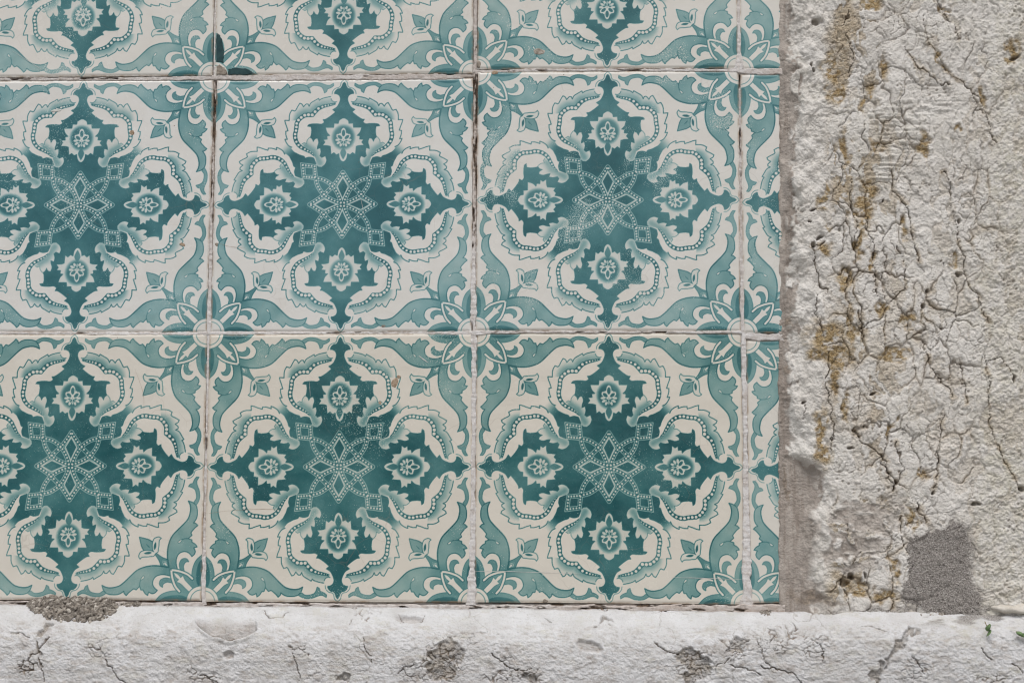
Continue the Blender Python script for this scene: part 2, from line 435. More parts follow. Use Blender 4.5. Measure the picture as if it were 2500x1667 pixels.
def stone_material(name, lime, lime2, lich):
    M = NT(name)
    p = M.pos()
    g1 = M.noise(p, 420, 5, 0.7); g2 = M.noise(p, 1400, 3, 0.7); g0 = M.noise(p, 60, 5, 0.6)
    col = M.mix(M.ramp(g0, 0.35, 0.68), lime, lime2)
    col = M.mix(M.ramp(g1, 0.52, 0.75, 0.0, 0.5), col, (lime2[0] * 0.74, lime2[1] * 0.70, lime2[2] * 0.63))
    col = M.mix(M.math('MULTIPLY', M.attr('lichen'), M.ramp(M.noise(p, 230, 4, 0.7), 0.35, 0.65)), col, lich)
    och = M.mix(M.ramp(g2, 0.38, 0.62), (0.46, 0.355, 0.21), (0.29, 0.20, 0.095))
    och = M.mix(M.ramp(g1, 0.5, 0.68), och, (0.50, 0.44, 0.34))
    col = M.mix(M.attr('ochre'), col, och)
    sme = M.mix(M.ramp(M.noise(p, 110, 5, 0.65), 0.35, 0.65), (0.46, 0.415, 0.375), (0.35, 0.31, 0.277))
    sme = M.mix(M.ramp(M.noise(p, 38, 5, 0.65, 0.6), 0.48, 0.66, 0.0, 0.6), sme, (0.25, 0.225, 0.205))
    sme = M.mix(M.ramp(M.noise(M.scale(p, (1.0, 1.0, 0.10)), 260, 4, 0.6), 0.42, 0.68, 0.0, 0.7), sme, (0.245, 0.205, 0.175))
    col = M.mix(M.attr('smear'), col, sme)
    cem = M.mix(M.ramp(M.noise(p, 1500, 2, 0.7), 0.4, 0.66), (0.225, 0.205, 0.19), (0.41, 0.385, 0.36))
    cem = M.mix(M.ramp(M.noise(p, 900, 2, 0.6), 0.60, 0.70), cem, (0.10, 0.085, 0.075))
    col = M.mix(M.attr('cement'), col, cem)
    col = M.mix(M.attr('crack'), col, M.mix(M.ramp(g1, 0.4, 0.6), (0.25, 0.19, 0.13), (0.12, 0.088, 0.062)))
    M.put(M.b.inputs['Base Color'], col)
    M.b.inputs['Roughness'].default_value = 0.93
    M.b.inputs['Specular IOR Level'].default_value = 0.2
    amt = M.math('ADD', 0.45, M.math('MULTIPLY', M.math('MAXIMUM', M.attr('ochre'), M.attr('cement')), 0.55))
    h = M.math('MULTIPLY', M.math('ADD', M.math('MULTIPLY', M.noise(p, 900, 4, 0.7), 0.7), M.math('MULTIPLY', g2, 0.3)), amt)
    sand = M.math('SUBTRACT', 1.0, M.voro(p, 1250))
    h = M.math('ADD', h, M.math('MULTIPLY', sand, M.math('MULTIPLY', amt, 0.35)))
    M.link(M.bump(h, 1.0, 0.0012), M.b.inputs['Normal'])
    return M.m

def grout_material():
    M = NT('painted grout')
    p = M.pos()
    n = M.noise(p, 330, 5, 0.7)
    wh = M.mix(M.ramp(n, 0.4, 0.7), (0.66, 0.645, 0.64), (0.50, 0.46, 0.43))
    brown = M.mix(M.ramp(M.noise(p, 700, 4, 0.7), 0.35, 0.65), (0.17, 0.12, 0.085), (0.05, 0.037, 0.03))
    pink = M.mix(M.ramp(n, 0.35, 0.7), (0.50, 0.44, 0.40), (0.36, 0.30, 0.26))
    a = M.attr('white'); d = M.attr('dirt')
    col = M.mix(a, pink, wh)
    col = M.mix(d, col, brown)
    M.put(M.b.inputs['Base Color'], col)
    M.b.inputs['Roughness'].default_value = 0.85
    M.b.inputs['Specular IOR Level'].default_value = 0.25
    M.link(M.bump(M.noise(p, 900, 4, 0.65), 0.6, 0.0006), M.b.inputs['Normal'])
    return M.m

def plain(name, c1, c2, scale, rough=0.9, bump=0.5, bd=0.001, detail=4):
    M = NT(name)
    p = M.pos()
    n = M.noise(p, scale, detail, 0.65)
    M.put(M.b.inputs['Base Color'], M.mix(M.ramp(n, 0.38, 0.64), c1, c2))
    M.b.inputs['Roughness'].default_value = rough
    M.b.inputs['Specular IOR Level'].default_value = 0.3
    M.link(M.bump(M.noise(p, scale * 2.3, 4, 0.65), bump, bd), M.b.inputs['Normal'])
    return M.m

MAT_GLAZE = glaze_material()
MAT_PILLAR = stone_material('lime washed stone', (0.67, 0.648, 0.617), (0.595, 0.568, 0.53), (0.555, 0.53, 0.46))
MAT_PLINTH = stone_material('white painted stone', (0.62, 0.62, 0.63), (0.54, 0.533, 0.53), (0.50, 0.48, 0.42))
MAT_GROUT = grout_material()
MAT_CRUMB = plain('gravelly mortar', (0.29, 0.26, 0.228), (0.15, 0.13, 0.11), 420, 0.95, 0.7, 0.0012)
MAT_GRAIN = plain('pale mortar grains', (0.47, 0.435, 0.39), (0.24, 0.205, 0.17), 260, 0.9, 0.5, 0.0008)
MAT_CHIP = plain('bare tile clay', (0.40, 0.31, 0.23), (0.25, 0.18, 0.12), 500, 0.9, 0.6, 0.0006)
MAT_STAIN = plain('dark grime', (0.012, 0.042, 0.048), (0.022, 0.062, 0.066), 300, 0.35, 0.3, 0.0003)
MAT_STAIN2 = plain('brown grime', (0.32, 0.28, 0.235), (0.19, 0.16, 0.13), 500, 0.8, 0.4, 0.0003)
MAT_SCRATCH = plain('scratched glaze', (0.62, 0.61, 0.58), (0.45, 0.47, 0.45), 500, 0.6, 0.2, 0.0002)
MAT_LEAF = plain('green leaf', (0.17, 0.26, 0.11), (0.10, 0.165, 0.07), 300, 0.5, 0.3, 0.0005)
MAT_STEM = plain('stem', (0.20, 0.17, 0.07), (0.14, 0.12, 0.06), 300, 0.6, 0.3, 0.0005)
MAT_CORE = plain('masonry', (0.42, 0.38, 0.33), (0.32, 0.28, 0.24), 40, 0.95, 0.5, 0.004)
MAT_PAVE = plain('pavement stone', (0.34, 0.33, 0.31), (0.25, 0.24, 0.225), 12, 0.85, 0.4, 0.004)

# ------------------------------------------------------------------ mesh helpers
def mesh_obj(name, verts, faces, mat, parent=None, smooth=True, attrs=None):
    me = bpy.data.meshes.new(name)
    verts = np.asarray(verts, np.float32)
    faces = np.asarray(faces, np.int32)
    k = faces.shape[1]
    me.vertices.add(len(verts)); me.vertices.foreach_set('co', verts.ravel())
    me.loops.add(faces.size); me.loops.foreach_set('vertex_index', faces.ravel())
    me.polygons.add(len(faces))
    me.polygons.foreach_set('loop_start', np.arange(0, faces.size, k, dtype=np.int32))
    me.polygons.foreach_set('loop_total', np.full(len(faces), k, np.int32))
    me.polygons.foreach_set('use_smooth', np.full(len(faces), smooth, bool))
    me.update(calc_edges=True)
    for a, v in (attrs or {}).items():
        at = me.attributes.new(a, 'FLOAT', 'POINT')
        at.data.foreach_set('value', np.asarray(v, np.float32).ravel())
    me.materials.append(mat)
    return link(name, me, parent)

def link(name, me, parent=None):
    o = bpy.data.objects.new(name, me)
    sc.collection.objects.link(o)
    if parent is not None: o.parent = parent
    return o

def grid_faces(nr, nc, flip=False):
    i = np.arange(nr * nc).reshape(nr, nc)
    a, b, c, d = i[:-1, :-1], i[:-1, 1:], i[1:, 1:], i[1:, :-1]
    f = np.stack([a, b, c, d] if not flip else [a, d, c, b], -1)
    return f.reshape(-1, 4)

def tag(o, label=None, cat=None, group=None, kind=None):
    if label: o['label'] = label
    if cat: o['category'] = cat
    if group: o['group'] = group
    if kind: o['kind'] = kind
    return o

def empty(name, loc=(0, 0, 0)):
    o = bpy.data.objects.new(name, None)
    sc.collection.objects.link(o); o.location = loc
    o.empty_display_size = 0.02
    return o

def spaced(lo, hi, step, lo2, hi2, n=14):
    """dense lo..hi, widening out to lo2 / hi2"""
    mid = np.linspace(lo, hi, int((hi - lo) / step) + 1)
    t = (np.arange(1, n + 1) / n) ** 2
    return np.concatenate([(lo - (lo - lo2) * t)[::-1], mid, hi + (hi2 - hi) * t])

# ------------------------------------------------------------------ pavement: unseen ground sheet, added for its bounce light
px_, pz_ = 6.0, 0.0
mesh_obj('pavement', [(-px_, -8, 0), (px_, -8, 0), (px_, 0.4, 0), (-px_, 0.4, 0)], [(0, 1, 2, 3)], MAT_PAVE)['kind'] = 'structure'

# ------------------------------------------------------------------ tiled wall
wall_root = empty('tiled_wall', (0.2, 0.0, 0.62))
tag(wall_root, 'wall faced with teal and cream patterned glazed tiles above the white ledge', 'wall')
bpy.context.view_layer.update()
def under(o, parent):
    o.parent = parent
    o.matrix_parent_inverse = parent.matrix_world.inverted()
    return o

# masonry behind the tiles
def box_mesh(name, x0, x1, y0, y1, z0, z1, mat, parent=None):
    v = [(x, y, z) for x in (x0, x1) for y in (y0, y1) for z in (z0, z1)]
    f = [(0, 1, 3, 2), (4, 6, 7, 5), (0, 4, 5, 1), (2, 3, 7, 6), (0, 2, 6, 4), (1, 5, 7, 3)]
    o = mesh_obj(name, v, f, mat, smooth=False)
    if parent: under(o, parent)
    return o
box_mesh('masonry', -1.2, 1.6, 0.006, 0.30, 0.002, 1.75, MAT_CORE, wall_root)

TS = 0.1390                                  # tile side
NP = 480
INK = ornament(NP)
def tile_mesh(name, u0=-1.0, u1=1.0):
    """a glazed tile, u0..u1 of its full width"""
    c = (np.arange(NP) + 0.5) / NP * 2 - 1
    cols = np.where((c > u0) & (c < u1))[0]
    uu = c[cols]; vv = c
    # two extra rings for the rounded arris and the side
    def ring(a, lo, hi):
        e = 0.0022
        return np.concatenate([[lo, lo, lo + e], a[(a > lo + 2 * e) & (a < hi - 2 * e)], [hi - e, hi, hi]]), e
    xs, e = ring(uu, u0, u1); zs, _ = ring(vv, -1.0, 1.0)
    UU, VV = np.meshgrid(xs, zs)
    ci = np.clip(((UU + 1) / 2 * NP - 0.5).round().astype(int), 0, NP - 1); cj = np.clip(((VV + 1) / 2 * NP - 0.5).round().astype(int), 0, NP - 1)
    ink = INK[cj, ci]
    edge = np.minimum(np.minimum(UU - u0, u1 - UU), np.minimum(VV + 1, 1 - VV)) * TS / 2
    Yd = 0.00045 * (1 - ss(0, 0.0016, edge)) + 0.00006 * fbm(UU * 400, VV * 400, 160, None, 5, 2)
    nr, nc = UU.shape
    bi = np.zeros((nr, nc), bool); bi[0] = bi[-1] = True; bi[:, 0] = bi[:, -1] = True
    Yd = np.where(bi, 0.0075, Yd)
    V = np.stack([UU * TS / 2, Yd, VV * TS / 2], -1).reshape(-1, 3)
    rim = 1 - ss(0.0002, 0.0011, edge)
    o = mesh_obj(name, V, grid_faces(nr, nc), MAT_GLAZE, attrs={'ink': ink, 'rim': rim})
    return o

# tile corners in photo pixels: top-left, top-right, bottom-right, bottom-left
def ext(a, b, t): return (a[0] + (b[0] - a[0]) * t, a[1] + (b[1] - a[1]) * t)
T = {}
T[(1, 1)] = [(528, 197), (1155, 190), (1150, 811), (515.5, 809.5)]
T[(1, 2)] = [(1166, 174), (1802.5, 175), (1809.5, 808), (1162, 808)]
T[(2, 1)] = [(508.5, 815.5), (1154.5, 815.5), (1151, 1471), (502, 1467)]
T[(2, 2)] = [(1164, 813), (1812.5, 812.5), (1818, 1473.5), (1158, 1471)]
T[(1, 0)] = [(-112, 196), (521, 196), (503.5, 811), (-136, 810)]
T[(2, 0)] = [(-141, 815), (504, 817), (492, 1467), (-160, 1461)]
T[(0, 1)] = [(535, -420), (1157, -425), (1154, 181), (527, 183)]
T[(0, 2)] = [(1170, -432), (1796, -438), (1801.5, 167), (1166, 169)]
T[(0, 0)] = [(-96, -425), (529, -420), (521, 186.5), (-112, 188.5)]
# cut tiles at the stone: corners of the whole tile they were cut from
T[(0, 3)] = [(1802, -440), (2428, -440), (2450, 168), (1808, 169.5)]
T[(1, 3)] = [(1807.5, 181), (2450, 178), (2468, 812), (1816.5, 813)]
T[(2, 3)] = [(1822, 830), (2474, 830), (2490, 1473), (1831, 1473)]
CUT = {0: 1908.0, 1: 1909.5, 2: 1910.0}
LOOK = {  # wear, tone, warm; the cooler upper whites partly paint in sky reflection
    (0, 0): (0.55, 0.88, 0.35), (0, 1): (0.30, 0.92, 0.45), (0, 2): (0.45, 0.92, 0.45), (0, 3): (0.12, 0.92, 0.4),
    (1, 0): (0.34, 0.98, 0.05), (1, 1): (0.10, 0.98, 0.10), (1, 2): (0.60, 1.00, 0.30), (1, 3): (0.45, 0.95, 0.3),
    (2, 0): (0.20, 1.05, 0.80), (2, 1): (0.34, 1.08, 0.95), (2, 2): (0.28, 1.10, 0.95), (2, 3): (0.20, 1.00, 0.6)}
full = tile_mesh('tile')
tiles = {}
def place_tile(key, o, quad):
    q = np.array(quad, float)
    x, z = wall(q[:, 0], q[:, 1])
    cx, cz = x.mean(), z.mean()
    wd = ((x[1] - x[0]) + (x[2] - x[3])) / 2; ht = ((z[0] - z[3]) + (z[1] - z[2])) / 2
    ang = math.atan2((z[1] - z[0]) + (z[2] - z[3]), (x[1] - x[0]) + (x[2] - x[3])) * 0.5 + math.atan2(-((x[0] - x[3]) + (x[1] - x[2])), (z[0] - z[3]) + (z[1] - z[2])) * 0.5
    wr, tn, wm = LOOK.get(key, (0.3, 1.0, 0.4))
    o['wear'] = wr; o['tone'] = tn; o['warm'] = wm
    k = (key[0] * 5 + key[1] * 3) % 7
    rx = (k - 3) * 0.0008; rzz = ((k * 3) % 7 - 3) * 0.0007
    o.matrix_world = Matrix.Translation((cx, 0.0003 * ((k % 3) - 1), cz)) @ Matrix.Rotation(-ang, 4, 'Y') @ Matrix.Rotation(rx, 4, 'X') @ Matrix.Rotation(rzz, 4, 'Z') @ Matrix.Diagonal((wd / TS, 1, ht / TS, 1))
    bpy.context.view_layer.update()
    mw = o.matrix_world.copy()
    o.parent = wall_root; o.matrix_parent_inverse = wall_root.matrix_world.inverted(); o.matrix_world = mw
    tiles[key] = o
first = True
for key in sorted(T):
    if key[1] == 3:
        q = T[key]
        x, z = wall([q[0][0], q[1][0]], [q[0][1], q[1][1]])
        um = (q[0][1] + q[3][1]) / 2
        L = (q[0][0] + q[3][0]) / 2; Rr = (q[1][0] + q[2][0]) / 2
        f = (CUT[key[0]] - L) / (Rr - L)
        o = tile_mesh('tile', -1.0, -1.0 + 2 * f)
    else:
        o = full if first else link('tile', full.data)
        first = False
    place_tile(key, o, T[key])
# the wall goes on to the left and above with the same tiles
for r in (-1, 0, 1, 2):
    for c in (-2, -1):
        q = T[(max(r, 0), 0)]
        dx = c * 645
        dy = -612 if r < 0 else 0
        place_tile((r, c), link('tile', full.data), [(a + dx, b + dy) for a, b in q])
for c in (0, 1, 2):
    place_tile((-1, c), link('tile', full.data), [(a, b - 612) for a, b in T[(0, c)]])

# ------------------------------------------------------------------ grout lines
def grout(path, knots, seed, name='grout_line', step=1.3, across=15):
    """path: photo pixels along the joint; knots: (distance along 0..1, half width px, height mm, white 0..1, dirt 0..1)"""
    path = np.array(path, float)
    seg = np.hypot(*np.diff(path, axis=0).T); cum = np.concatenate([[0], np.cumsum(seg)])
    n = int(cum[-1] / step)
    s = np.linspace(0, cum[-1], n)
    cx = np.interp(s, cum, path[:, 0]); cy = np.interp(s, cum, path[:, 1])
    tx = np.gradient(cx); ty = np.gradient(cy); L = np.hypot(tx, ty); nx, ny = -ty / L, tx / L
    K = np.array(knots, float)
    t = s / cum[-1]
    hw, hh, wh, dt = (np.interp(t, K[:, 0], K[:, k]) for k in range(1, 5))
    a = np.linspace(-1, 1, across)
    SS, AA = np.meshgrid(s, a, indexing='ij')
    HW = hw[:, None]
    off = AA * (HW + 4.0)
    edge = HW * (1 + 0.30 * vn(SS, np.sign(AA) * 50, 26, None, seed) + 0.20 * vn(SS, np.sign(AA) * 90, 8, None, seed + 1)) + 0.6
    inside = ss(2.2, -1.2, np.abs(off) - edge)
    rid = 0.14 * vn(SS, AA * 8, 5, 60, seed + 2) + 0.16 * fbm(SS, off, 20, 7, seed + 3, 3)
    hole = ss(0.18, 0.6, fbm(SS, off, 34, 8, seed + 4, 3) + (dt[:, None] - 0.5) * 0.9) * ss(0.05, 0.3, dt)[:, None]
    h = (hh[:, None] + rid - 1.5 * hole) * inside - 2.2 * (1 - inside)
    U = cx[:, None] + nx[:, None] * off; V = cy[:, None] + ny[:, None] * off
    x, z = wall(U, V)
    vert = np.stack([x, -h / 1000.0, z], -1).reshape(-1, 3)
    dirt = np.clip(hole + 0.55 * ss(0.35, 0.6, vn(SS, off, 9, 4, seed + 6)) * dt[:, None], 0, 1)
    white = np.clip(wh[:, None] + 0.35 * fbm(SS, off, 30, 9, seed + 5, 3), 0, 1)
    f = grid_faces(n, across)
    # face the street whatever the drawing direction
    v0, v1, v2 = vert[f[0][0]], vert[f[0][1]], vert[f[0][2]]
    if np.cross(v1 - v0, v2 - v0)[1] > 0: f = f[:, ::-1]
    o = mesh_obj(name, vert, f, MAT_GROUT, attrs={'white': white, 'dirt': dirt})
    return under(o, wall_root)
#        t   halfw  h     white dirt
grout([(532, -430), (526, 0), (524, 188)], [(0, 3, -0.3, .6, .2), (.7, 3, -0.3, .8, .15), (1, 3.2, -0.2, .8, .15)], 11)
grout([(524, 190), (517, 460), (509.5, 813)], [(0, 3.2, -0.9, .1, 1.0), (.35, 3.2, -0.8, .15, .95), (.5, 3, -0.5, .5, .55), (.75, 3.2, -.3, .75, .35), (.85, 3.6, -.1, .8, .3), (1, 5.0, 0.1, .95, .05)], 12)
grout([(509, 815), (503, 1100), (496.5, 1476)], [(0, 3, -0.1, .95, .0), (.3, 3.0, -0.2, .8, .25), (.6, 3.4, -0.3, .7, .5), (.8, 4.5, -.1, .7, .5), (.9, 5.5, 0.1, .85, .35), (1, 5.5, 0.1, .6, .1)], 13)
grout([(1163.5, -430), (1160, 0), (1160, 178)], [(0, 4, -0.3, .4, .3), (.7, 4.2, -0.3, .35, .4), (1, 4, -0.4, .35, .5)], 14)
grout([(1160.5, 178), (1158, 460), (1156.5, 640), (1155.5, 812)], [(0, 4.4, -1.2, .05, 1.0), (.3, 4.4, -1.0, .1, 1.0), (.55, 4.2, -0.8, .4, .7), (.72, 4.4, -.3, .8, .3), (.80, 6.5, 0.25, 1, .02), (.93, 7.0, 0.3, 1, .02), (1, 5, 0.1, .6, .5)], 15)
grout([(1157, 814), (1156.5, 1000), (1154, 1250), (1151, 1476)], [(0, 7.5, 0.3, 1, .0), (.08, 5.5, 0.3, 1, .02), (.45, 5.0, 0.1, .9, .15), (.7, 6.0, 0.2, .9, .15), (.85, 7.5, 0.35, 1, .05), (.95, 10, 0.4, 1, .02), (1, 12, 0.4, .95, 0)], 16)
grout([(1799, -440), (1803, 0), (1805, 168)], [(0, 3.4, -0.3, .5, .2), (.7, 3.4, -0.2, .7, .15), (.93, 4.5, 0, .8, .1), (1, 10, 0.2, .85, .05)], 17)
grout([(1805.5, 172), (1809, 480), (1813, 812)], [(0, 3.4, -0.6, .45, .55), (.3, 3.6, -0.5, .45, .5), (.6, 3.6, -.4, .4, .5), (.85, 4.4, 0, .75, .2), (1, 4.2, 0.0, .85, .1)], 18)
grout([(1816, 812), (1819, 1000), (1821.5, 1200), (1824, 1478)], [(0, 5, 0.1, .9, .1), (.1, 6, 0.2, .9, .1), (.35, 5.0, 0.0, .9, .15), (.7, 7, 0.2, .95, .05), (.88, 10.5, 0.35, 1, 0), (.95, 10, 0.35, .9, 0), (1, 17, 0.3, .55, .1)], 19)
grout([(-1500, 192), (-120, 192), (0, 192.5), (300, 192.5), (521, 190.5)], [(0, 4, -.3, .5, .2), (.7, 3.6, -.3, .55, .4), (.85, 3.6, -.25, .6, .35), (1, 5, 0, .7, .1)], 21)
grout([(521, 190), (640, 191), (900, 188), (1100, 188), (1160, 183)], [(0, 4.5, 0, .55, .1), (.2, 7, 0, .6, .1), (.6, 6.5, 0.0, .5, .2), (.85, 7, 0.0, .45, .2), (1, 5, -.5, .3, .6)], 22)
grout([(1160, 176), (1300, 171.5), (1600, 171), (1805, 172)], [(0, 5, -.2, .4, .4), (.1, 3, -0.2, .6, .4), (.5, 3.2, -.1, .75, .3), (.8, 3.2, 0, .8, .2), (1, 4, 0.1, .85, .1)], 23)
grout([(1803, 173), (1850, 175), (1914, 176)], [(0, 6, 0.2, .85, 0), (.3, 7, 0.1, .6, .05), (1, 8, 0.1, .35, .05)], 24)
grout([(-1500, 813), (0, 813), (250, 814), (507, 814.5)], [(0, 3, -.2, .7, .2), (.75, 2.6, -.1, .8, .3), (.95, 3, 0, .9, .2), (1, 3.6, 0.1, 1, .05)], 25)
grout([(507, 813.5), (700, 812.5), (950, 813), (1157, 813.5)], [(0, 4, 0.1, 1, .05), (.15, 4, 0.1, .95, .1), (.5, 2.8, -.05, .85, .3), (.8, 2.6, -.1, .75, .5), (.93, 5, 0.15, .95, .3), (1, 6, .3, 1, .1)], 26)
grout([(1157, 812), (1250, 810.5), (1500, 810.5), (1814, 810.5)], [(0, 6, .3, 1, .1), (.08, 3, 0, .8, .35), (.3, 2.6, -.15, .75, .5), (.7, 2.4, -.15, .7, .5), (.95, 2.8, 0, .9, .15), (1, 4.5, 0.15, .95, .05)], 27)
grout([(1813, 818), (1850, 823), (1913, 823)], [(0, 8, 0.2, .95, .05), (.3, 9, 0.1, .75, .2), (1, 9, 0.1, .7, .1)], 28)
for yy, sd_ in ((-425, 41),):
    grout([(-1500, yy), (1908, yy - 12)], [(0, 4, -.2, .7, .2), (1, 4, -.2, .7, .2)], sd_)
# mortar bed under the bottom row
grout([(-1500, 1468), (0, 1472), (300, 1474), (520, 1476), (900, 1480), (1150, 1483), (1500, 1485), (1800, 1487), (1916, 1488)],
      [(0, 5, .1, .35, .6), (.44, 5, .1, .35, .6), (.52, 5, .2, .5, .55), (.6, 5, .2, .55, .5), (.8, 6, .3, .6, .5), (.9, 8, .4, .15, .6), (1, 11, .6, .1, .4)], 31, name='mortar_bed', across=25)
for c, dx in ((-1, 0), (-2, 0)):
    x0 = -124 + (c + 1) * 645
    grout([(x0 + 20, -430), (x0, 190), (x0 - 24, 813), (x0 - 36, 1470)], [(0, 3.5, -.2, .7, .3), (1, 3.5, -.2, .7, .3)], 50 + c)

# ------------------------------------------------------------------ marks on single tiles (chips, grime, scratches): thin pieces on the glaze
rng = np.random.default_rng(7)
def on_tile(name, key, ring, mat, inset=0.72, faces=None):
    """a thin patch lying on the glaze of one tile; ring = outline in photo pixels"""
    ring = np.array(ring); n = len(ring); c = ring.mean(0)
    P_ = np.concatenate([[c], c + (ring - c) * inset, ring])
    x, z = wall(P_[:, 0], P_[:, 1])
    inv = np.array(tiles[key].matrix_world.inverted())
    L_ = np.stack([x, 0 * x, z, 0 * x + 1], -1) @ inv.T
    L_[:, 1] = -0.00020; L_[1 + n:, 1] = 0.00010
    V = [tuple(p[:3]) for p in L_]
    F = []
    for k in range(n):
        k2 = (k + 1) % n
        F.append((0, 1 + k2, 1 + k)); F.append((1 + k, 1 + k2, 1 + n + k2, 1 + n + k))
    me = bpy.data.meshes.new(name)
    me.from_pydata(V, [], F)
    me.materials.append(mat)
    o = link(name, me)
    o.parent = tiles[key]
    return o
def blob(name, key, u, v, ru, rv, mat, seed, rough=0.3, ang=0.0, n=26):
    th = np.linspace(0, 2 * math.pi, n, endpoint=False)
    r = 1 + rough * np.array([sum(math.sin(q * t + seed * q * 1.7) / q for q in (2, 3, 5, 7)) for t in th]) * 0.6
    ca, sa = math.cos(ang), math.sin(ang)
    return on_tile(name, key, np.stack([u + ca * ru * r * np.cos(th) - sa * rv * r * np.sin(th), v + sa * ru * r * np.cos(th) + ca * rv * r * np.sin(th)], -1), mat)
def ragged(pts, seed, amp=1.6):
    p = np.array(curve(pts, True, n=6)); k = np.arange(len(p)) * 3.0
    return p + amp * np.stack([vn(k, k * 0, 4, None, seed), vn(k, k * 0 + 40, 4, None, seed + 1)], -1)
blob('glaze_chip', (2, 1), 964, 934, 9, 13, MAT_CHIP, 1.0, ang=0.2)
blob('glaze_chip', (2, 1), 974, 920, 5, 5, MAT_CHIP, 2.0)
blob('glaze_chip', (2, 1), 928, 983, 4.5, 4, MAT_CHIP, 3.3)
blob('glaze_chip', (1, 0), 322, 324, 6, 7, MAT_CHIP, 2.2)
blob('glaze_chip', (1, 0), 137, 270, 15, 3.5, MAT_SCRATCH, 1.2, ang=-0.1)
blob('glaze_chip', (1, 0), 445, 597, 9, 4, MAT_CHIP, 5.0, ang=0.3)
blob('glaze_chip', (0, 2), 1316, 127, 14, 9, MAT_GRAIN, 4.0)
blob('glaze_chip', (1, 2), 1208, 178, 8, 5, MAT_CHIP, 2.7)
blob('glaze_chip', (0, 2), 1169, 158, 6, 8, MAT_STAIN2, 3.1)
blob('glaze_chip', (2, 2), 1331, 1466, 6, 5, MAT_STAIN2, 3.9)
on_tile('grime_patch', (0, 1), ragged([(529, 80), (535, 84), (542, 97), (546, 118), (547, 138), (545, 156), (537, 153), (528, 152), (528, 110)], 3), MAT_STAIN, 0.9)
on_tile('grime_patch', (0, 1), ragged([(557, 170), (572, 167), (590, 167), (606, 171), (622, 180), (600, 183), (575, 183), (557, 183)], 5), MAT_STAIN, 0.9)
on_tile('grime_patch', (0, 1), ragged([(529, 162), (536, 158), (546, 165), (554, 174), (555, 183), (540, 183), (529, 182)], 7), MAT_STAIN2, 0.85)
blob('grime_patch', (1, 1), 529, 597, 4, 5, MAT_STAIN2, 2.0)
blob('grime_patch', (1, 1), 936, 796, 6, 3, MAT_STAIN2, 2.9)
def scratch(key, pts, wd, mat=MAT_SCRATCH):
    pts = np.array(curve(pts, n=6))
    tg = np.gradient(pts, axis=0); tg /= np.linalg.norm(tg, axis=1)[:, None]
    nrm = np.stack([-tg[:, 1], tg[:, 0]], -1)
    t = np.linspace(0, 1, len(pts))
    wv = wd * (0.35 + 0.65 * np.sin(np.pi * t)) * (0.75 + 0.35 * vn(t * 100, t * 0, 9, None, int(abs(pts[0, 0]))))
    a = pts + nrm * wv[:, None]; b = pts - nrm * wv[:, None]
    P_ = np.concatenate([a, b]); x, z = wall(P_[:, 0], P_[:, 1])
    inv = np.array(tiles[key].matrix_world.inverted())
    L_ = np.stack([x, 0 * x, z, 0 * x + 1], -1) @ inv.T
    L_[:, 1] = -0.00016
    V = L_[:, :3]
    n = len(pts)
    F = [(k, k + 1, n + k + 1, n + k) for k in range(n - 1)]
    if np.cross(V[1] - V[0], V[n + 1] - V[0])[1] > 0: F = [f[::-1] for f in F]
    o = mesh_obj('scratch', V, F, mat)
    o.parent = tiles[key]
scratch((2, 2), [(1160, 1394), (1230, 1394), (1330, 1397), (1420, 1400)], 0.7)
scratch((2, 2), [(1640, 1409), (1700, 1410), (1812, 1414)], 0.7)
scratch((2, 1), [(670, 843), (700, 853)], 0.7)
scratch((2, 1), [(1022, 868), (1046, 886)], 1.3)
scratch((2, 1), [(756, 932), (758, 968)], 0.5)
scratch((0, 0), [(30, 125), (70, 150), (104, 172)], 0.6)
scratch((1, 1), [(880, 480), (890, 530)], 0.4)
scratch((2, 1), [(500, 1254), (560, 1246), (640, 1242), (690, 1244)], 0.35, MAT_CHIP)
scratch((1, 1), [(530, 592), (560, 602), (600, 606)], 0.4, MAT_CHIP)
scratch((1, 1), [(900, 120 + 640), (940, 690), (955, 640)], 0.3)
scratch((2, 0), [(330, 900), (350, 960), (352, 1010)], 0.3, MAT_CHIP)

# ------------------------------------------------------------------ stone pillar
def ell(U, V, lst, seed, soft=0.45, warp=7.0):
    r = np.zeros(U.shape)
    wu = U + warp * fbm(U, V, 26, None, seed, 3) * 2; wv_ = V + warp * fbm(U, V, 26, None, seed + 3, 3) * 2
    for e in lst:
        cx, cy, a, b = e[:4]
        an = math.radians(e[4]) if len(e) > 4 else 0.0
        dx = (wu - cx) * math.cos(an) + (wv_ - cy) * math.sin(an); dy = -(wu - cx) * math.sin(an) + (wv_ - cy) * math.cos(an)
        r = np.maximum(r, ss(1 + soft, 1 - soft * 0.6, np.hypot(dx / a, dy / b)))
    return r
def lines(U, V, lst, seed, warp=4.0):
    """distance to a set of hand-laid cracks"""
    wu = U + warp * fbm(U, V, 18, None, seed, 3) * 2; wv_ = V + warp * fbm(U, V, 18, None, seed + 3, 3) * 2
    d = np.full(U.shape, 99.0)
    for (wd, pts) in lst:
        xs = [p[0] for p in pts]; ys = [p[1] for p in pts]
        m = (wu > min(xs) - 30) & (wu < max(xs) + 30) & (wv_ > min(ys) - 30) & (wv_ < max(ys) + 30)
        d[m] = np.minimum(d[m], seg_dist(wu[m], wv_[m], pts) / wd)
    return d

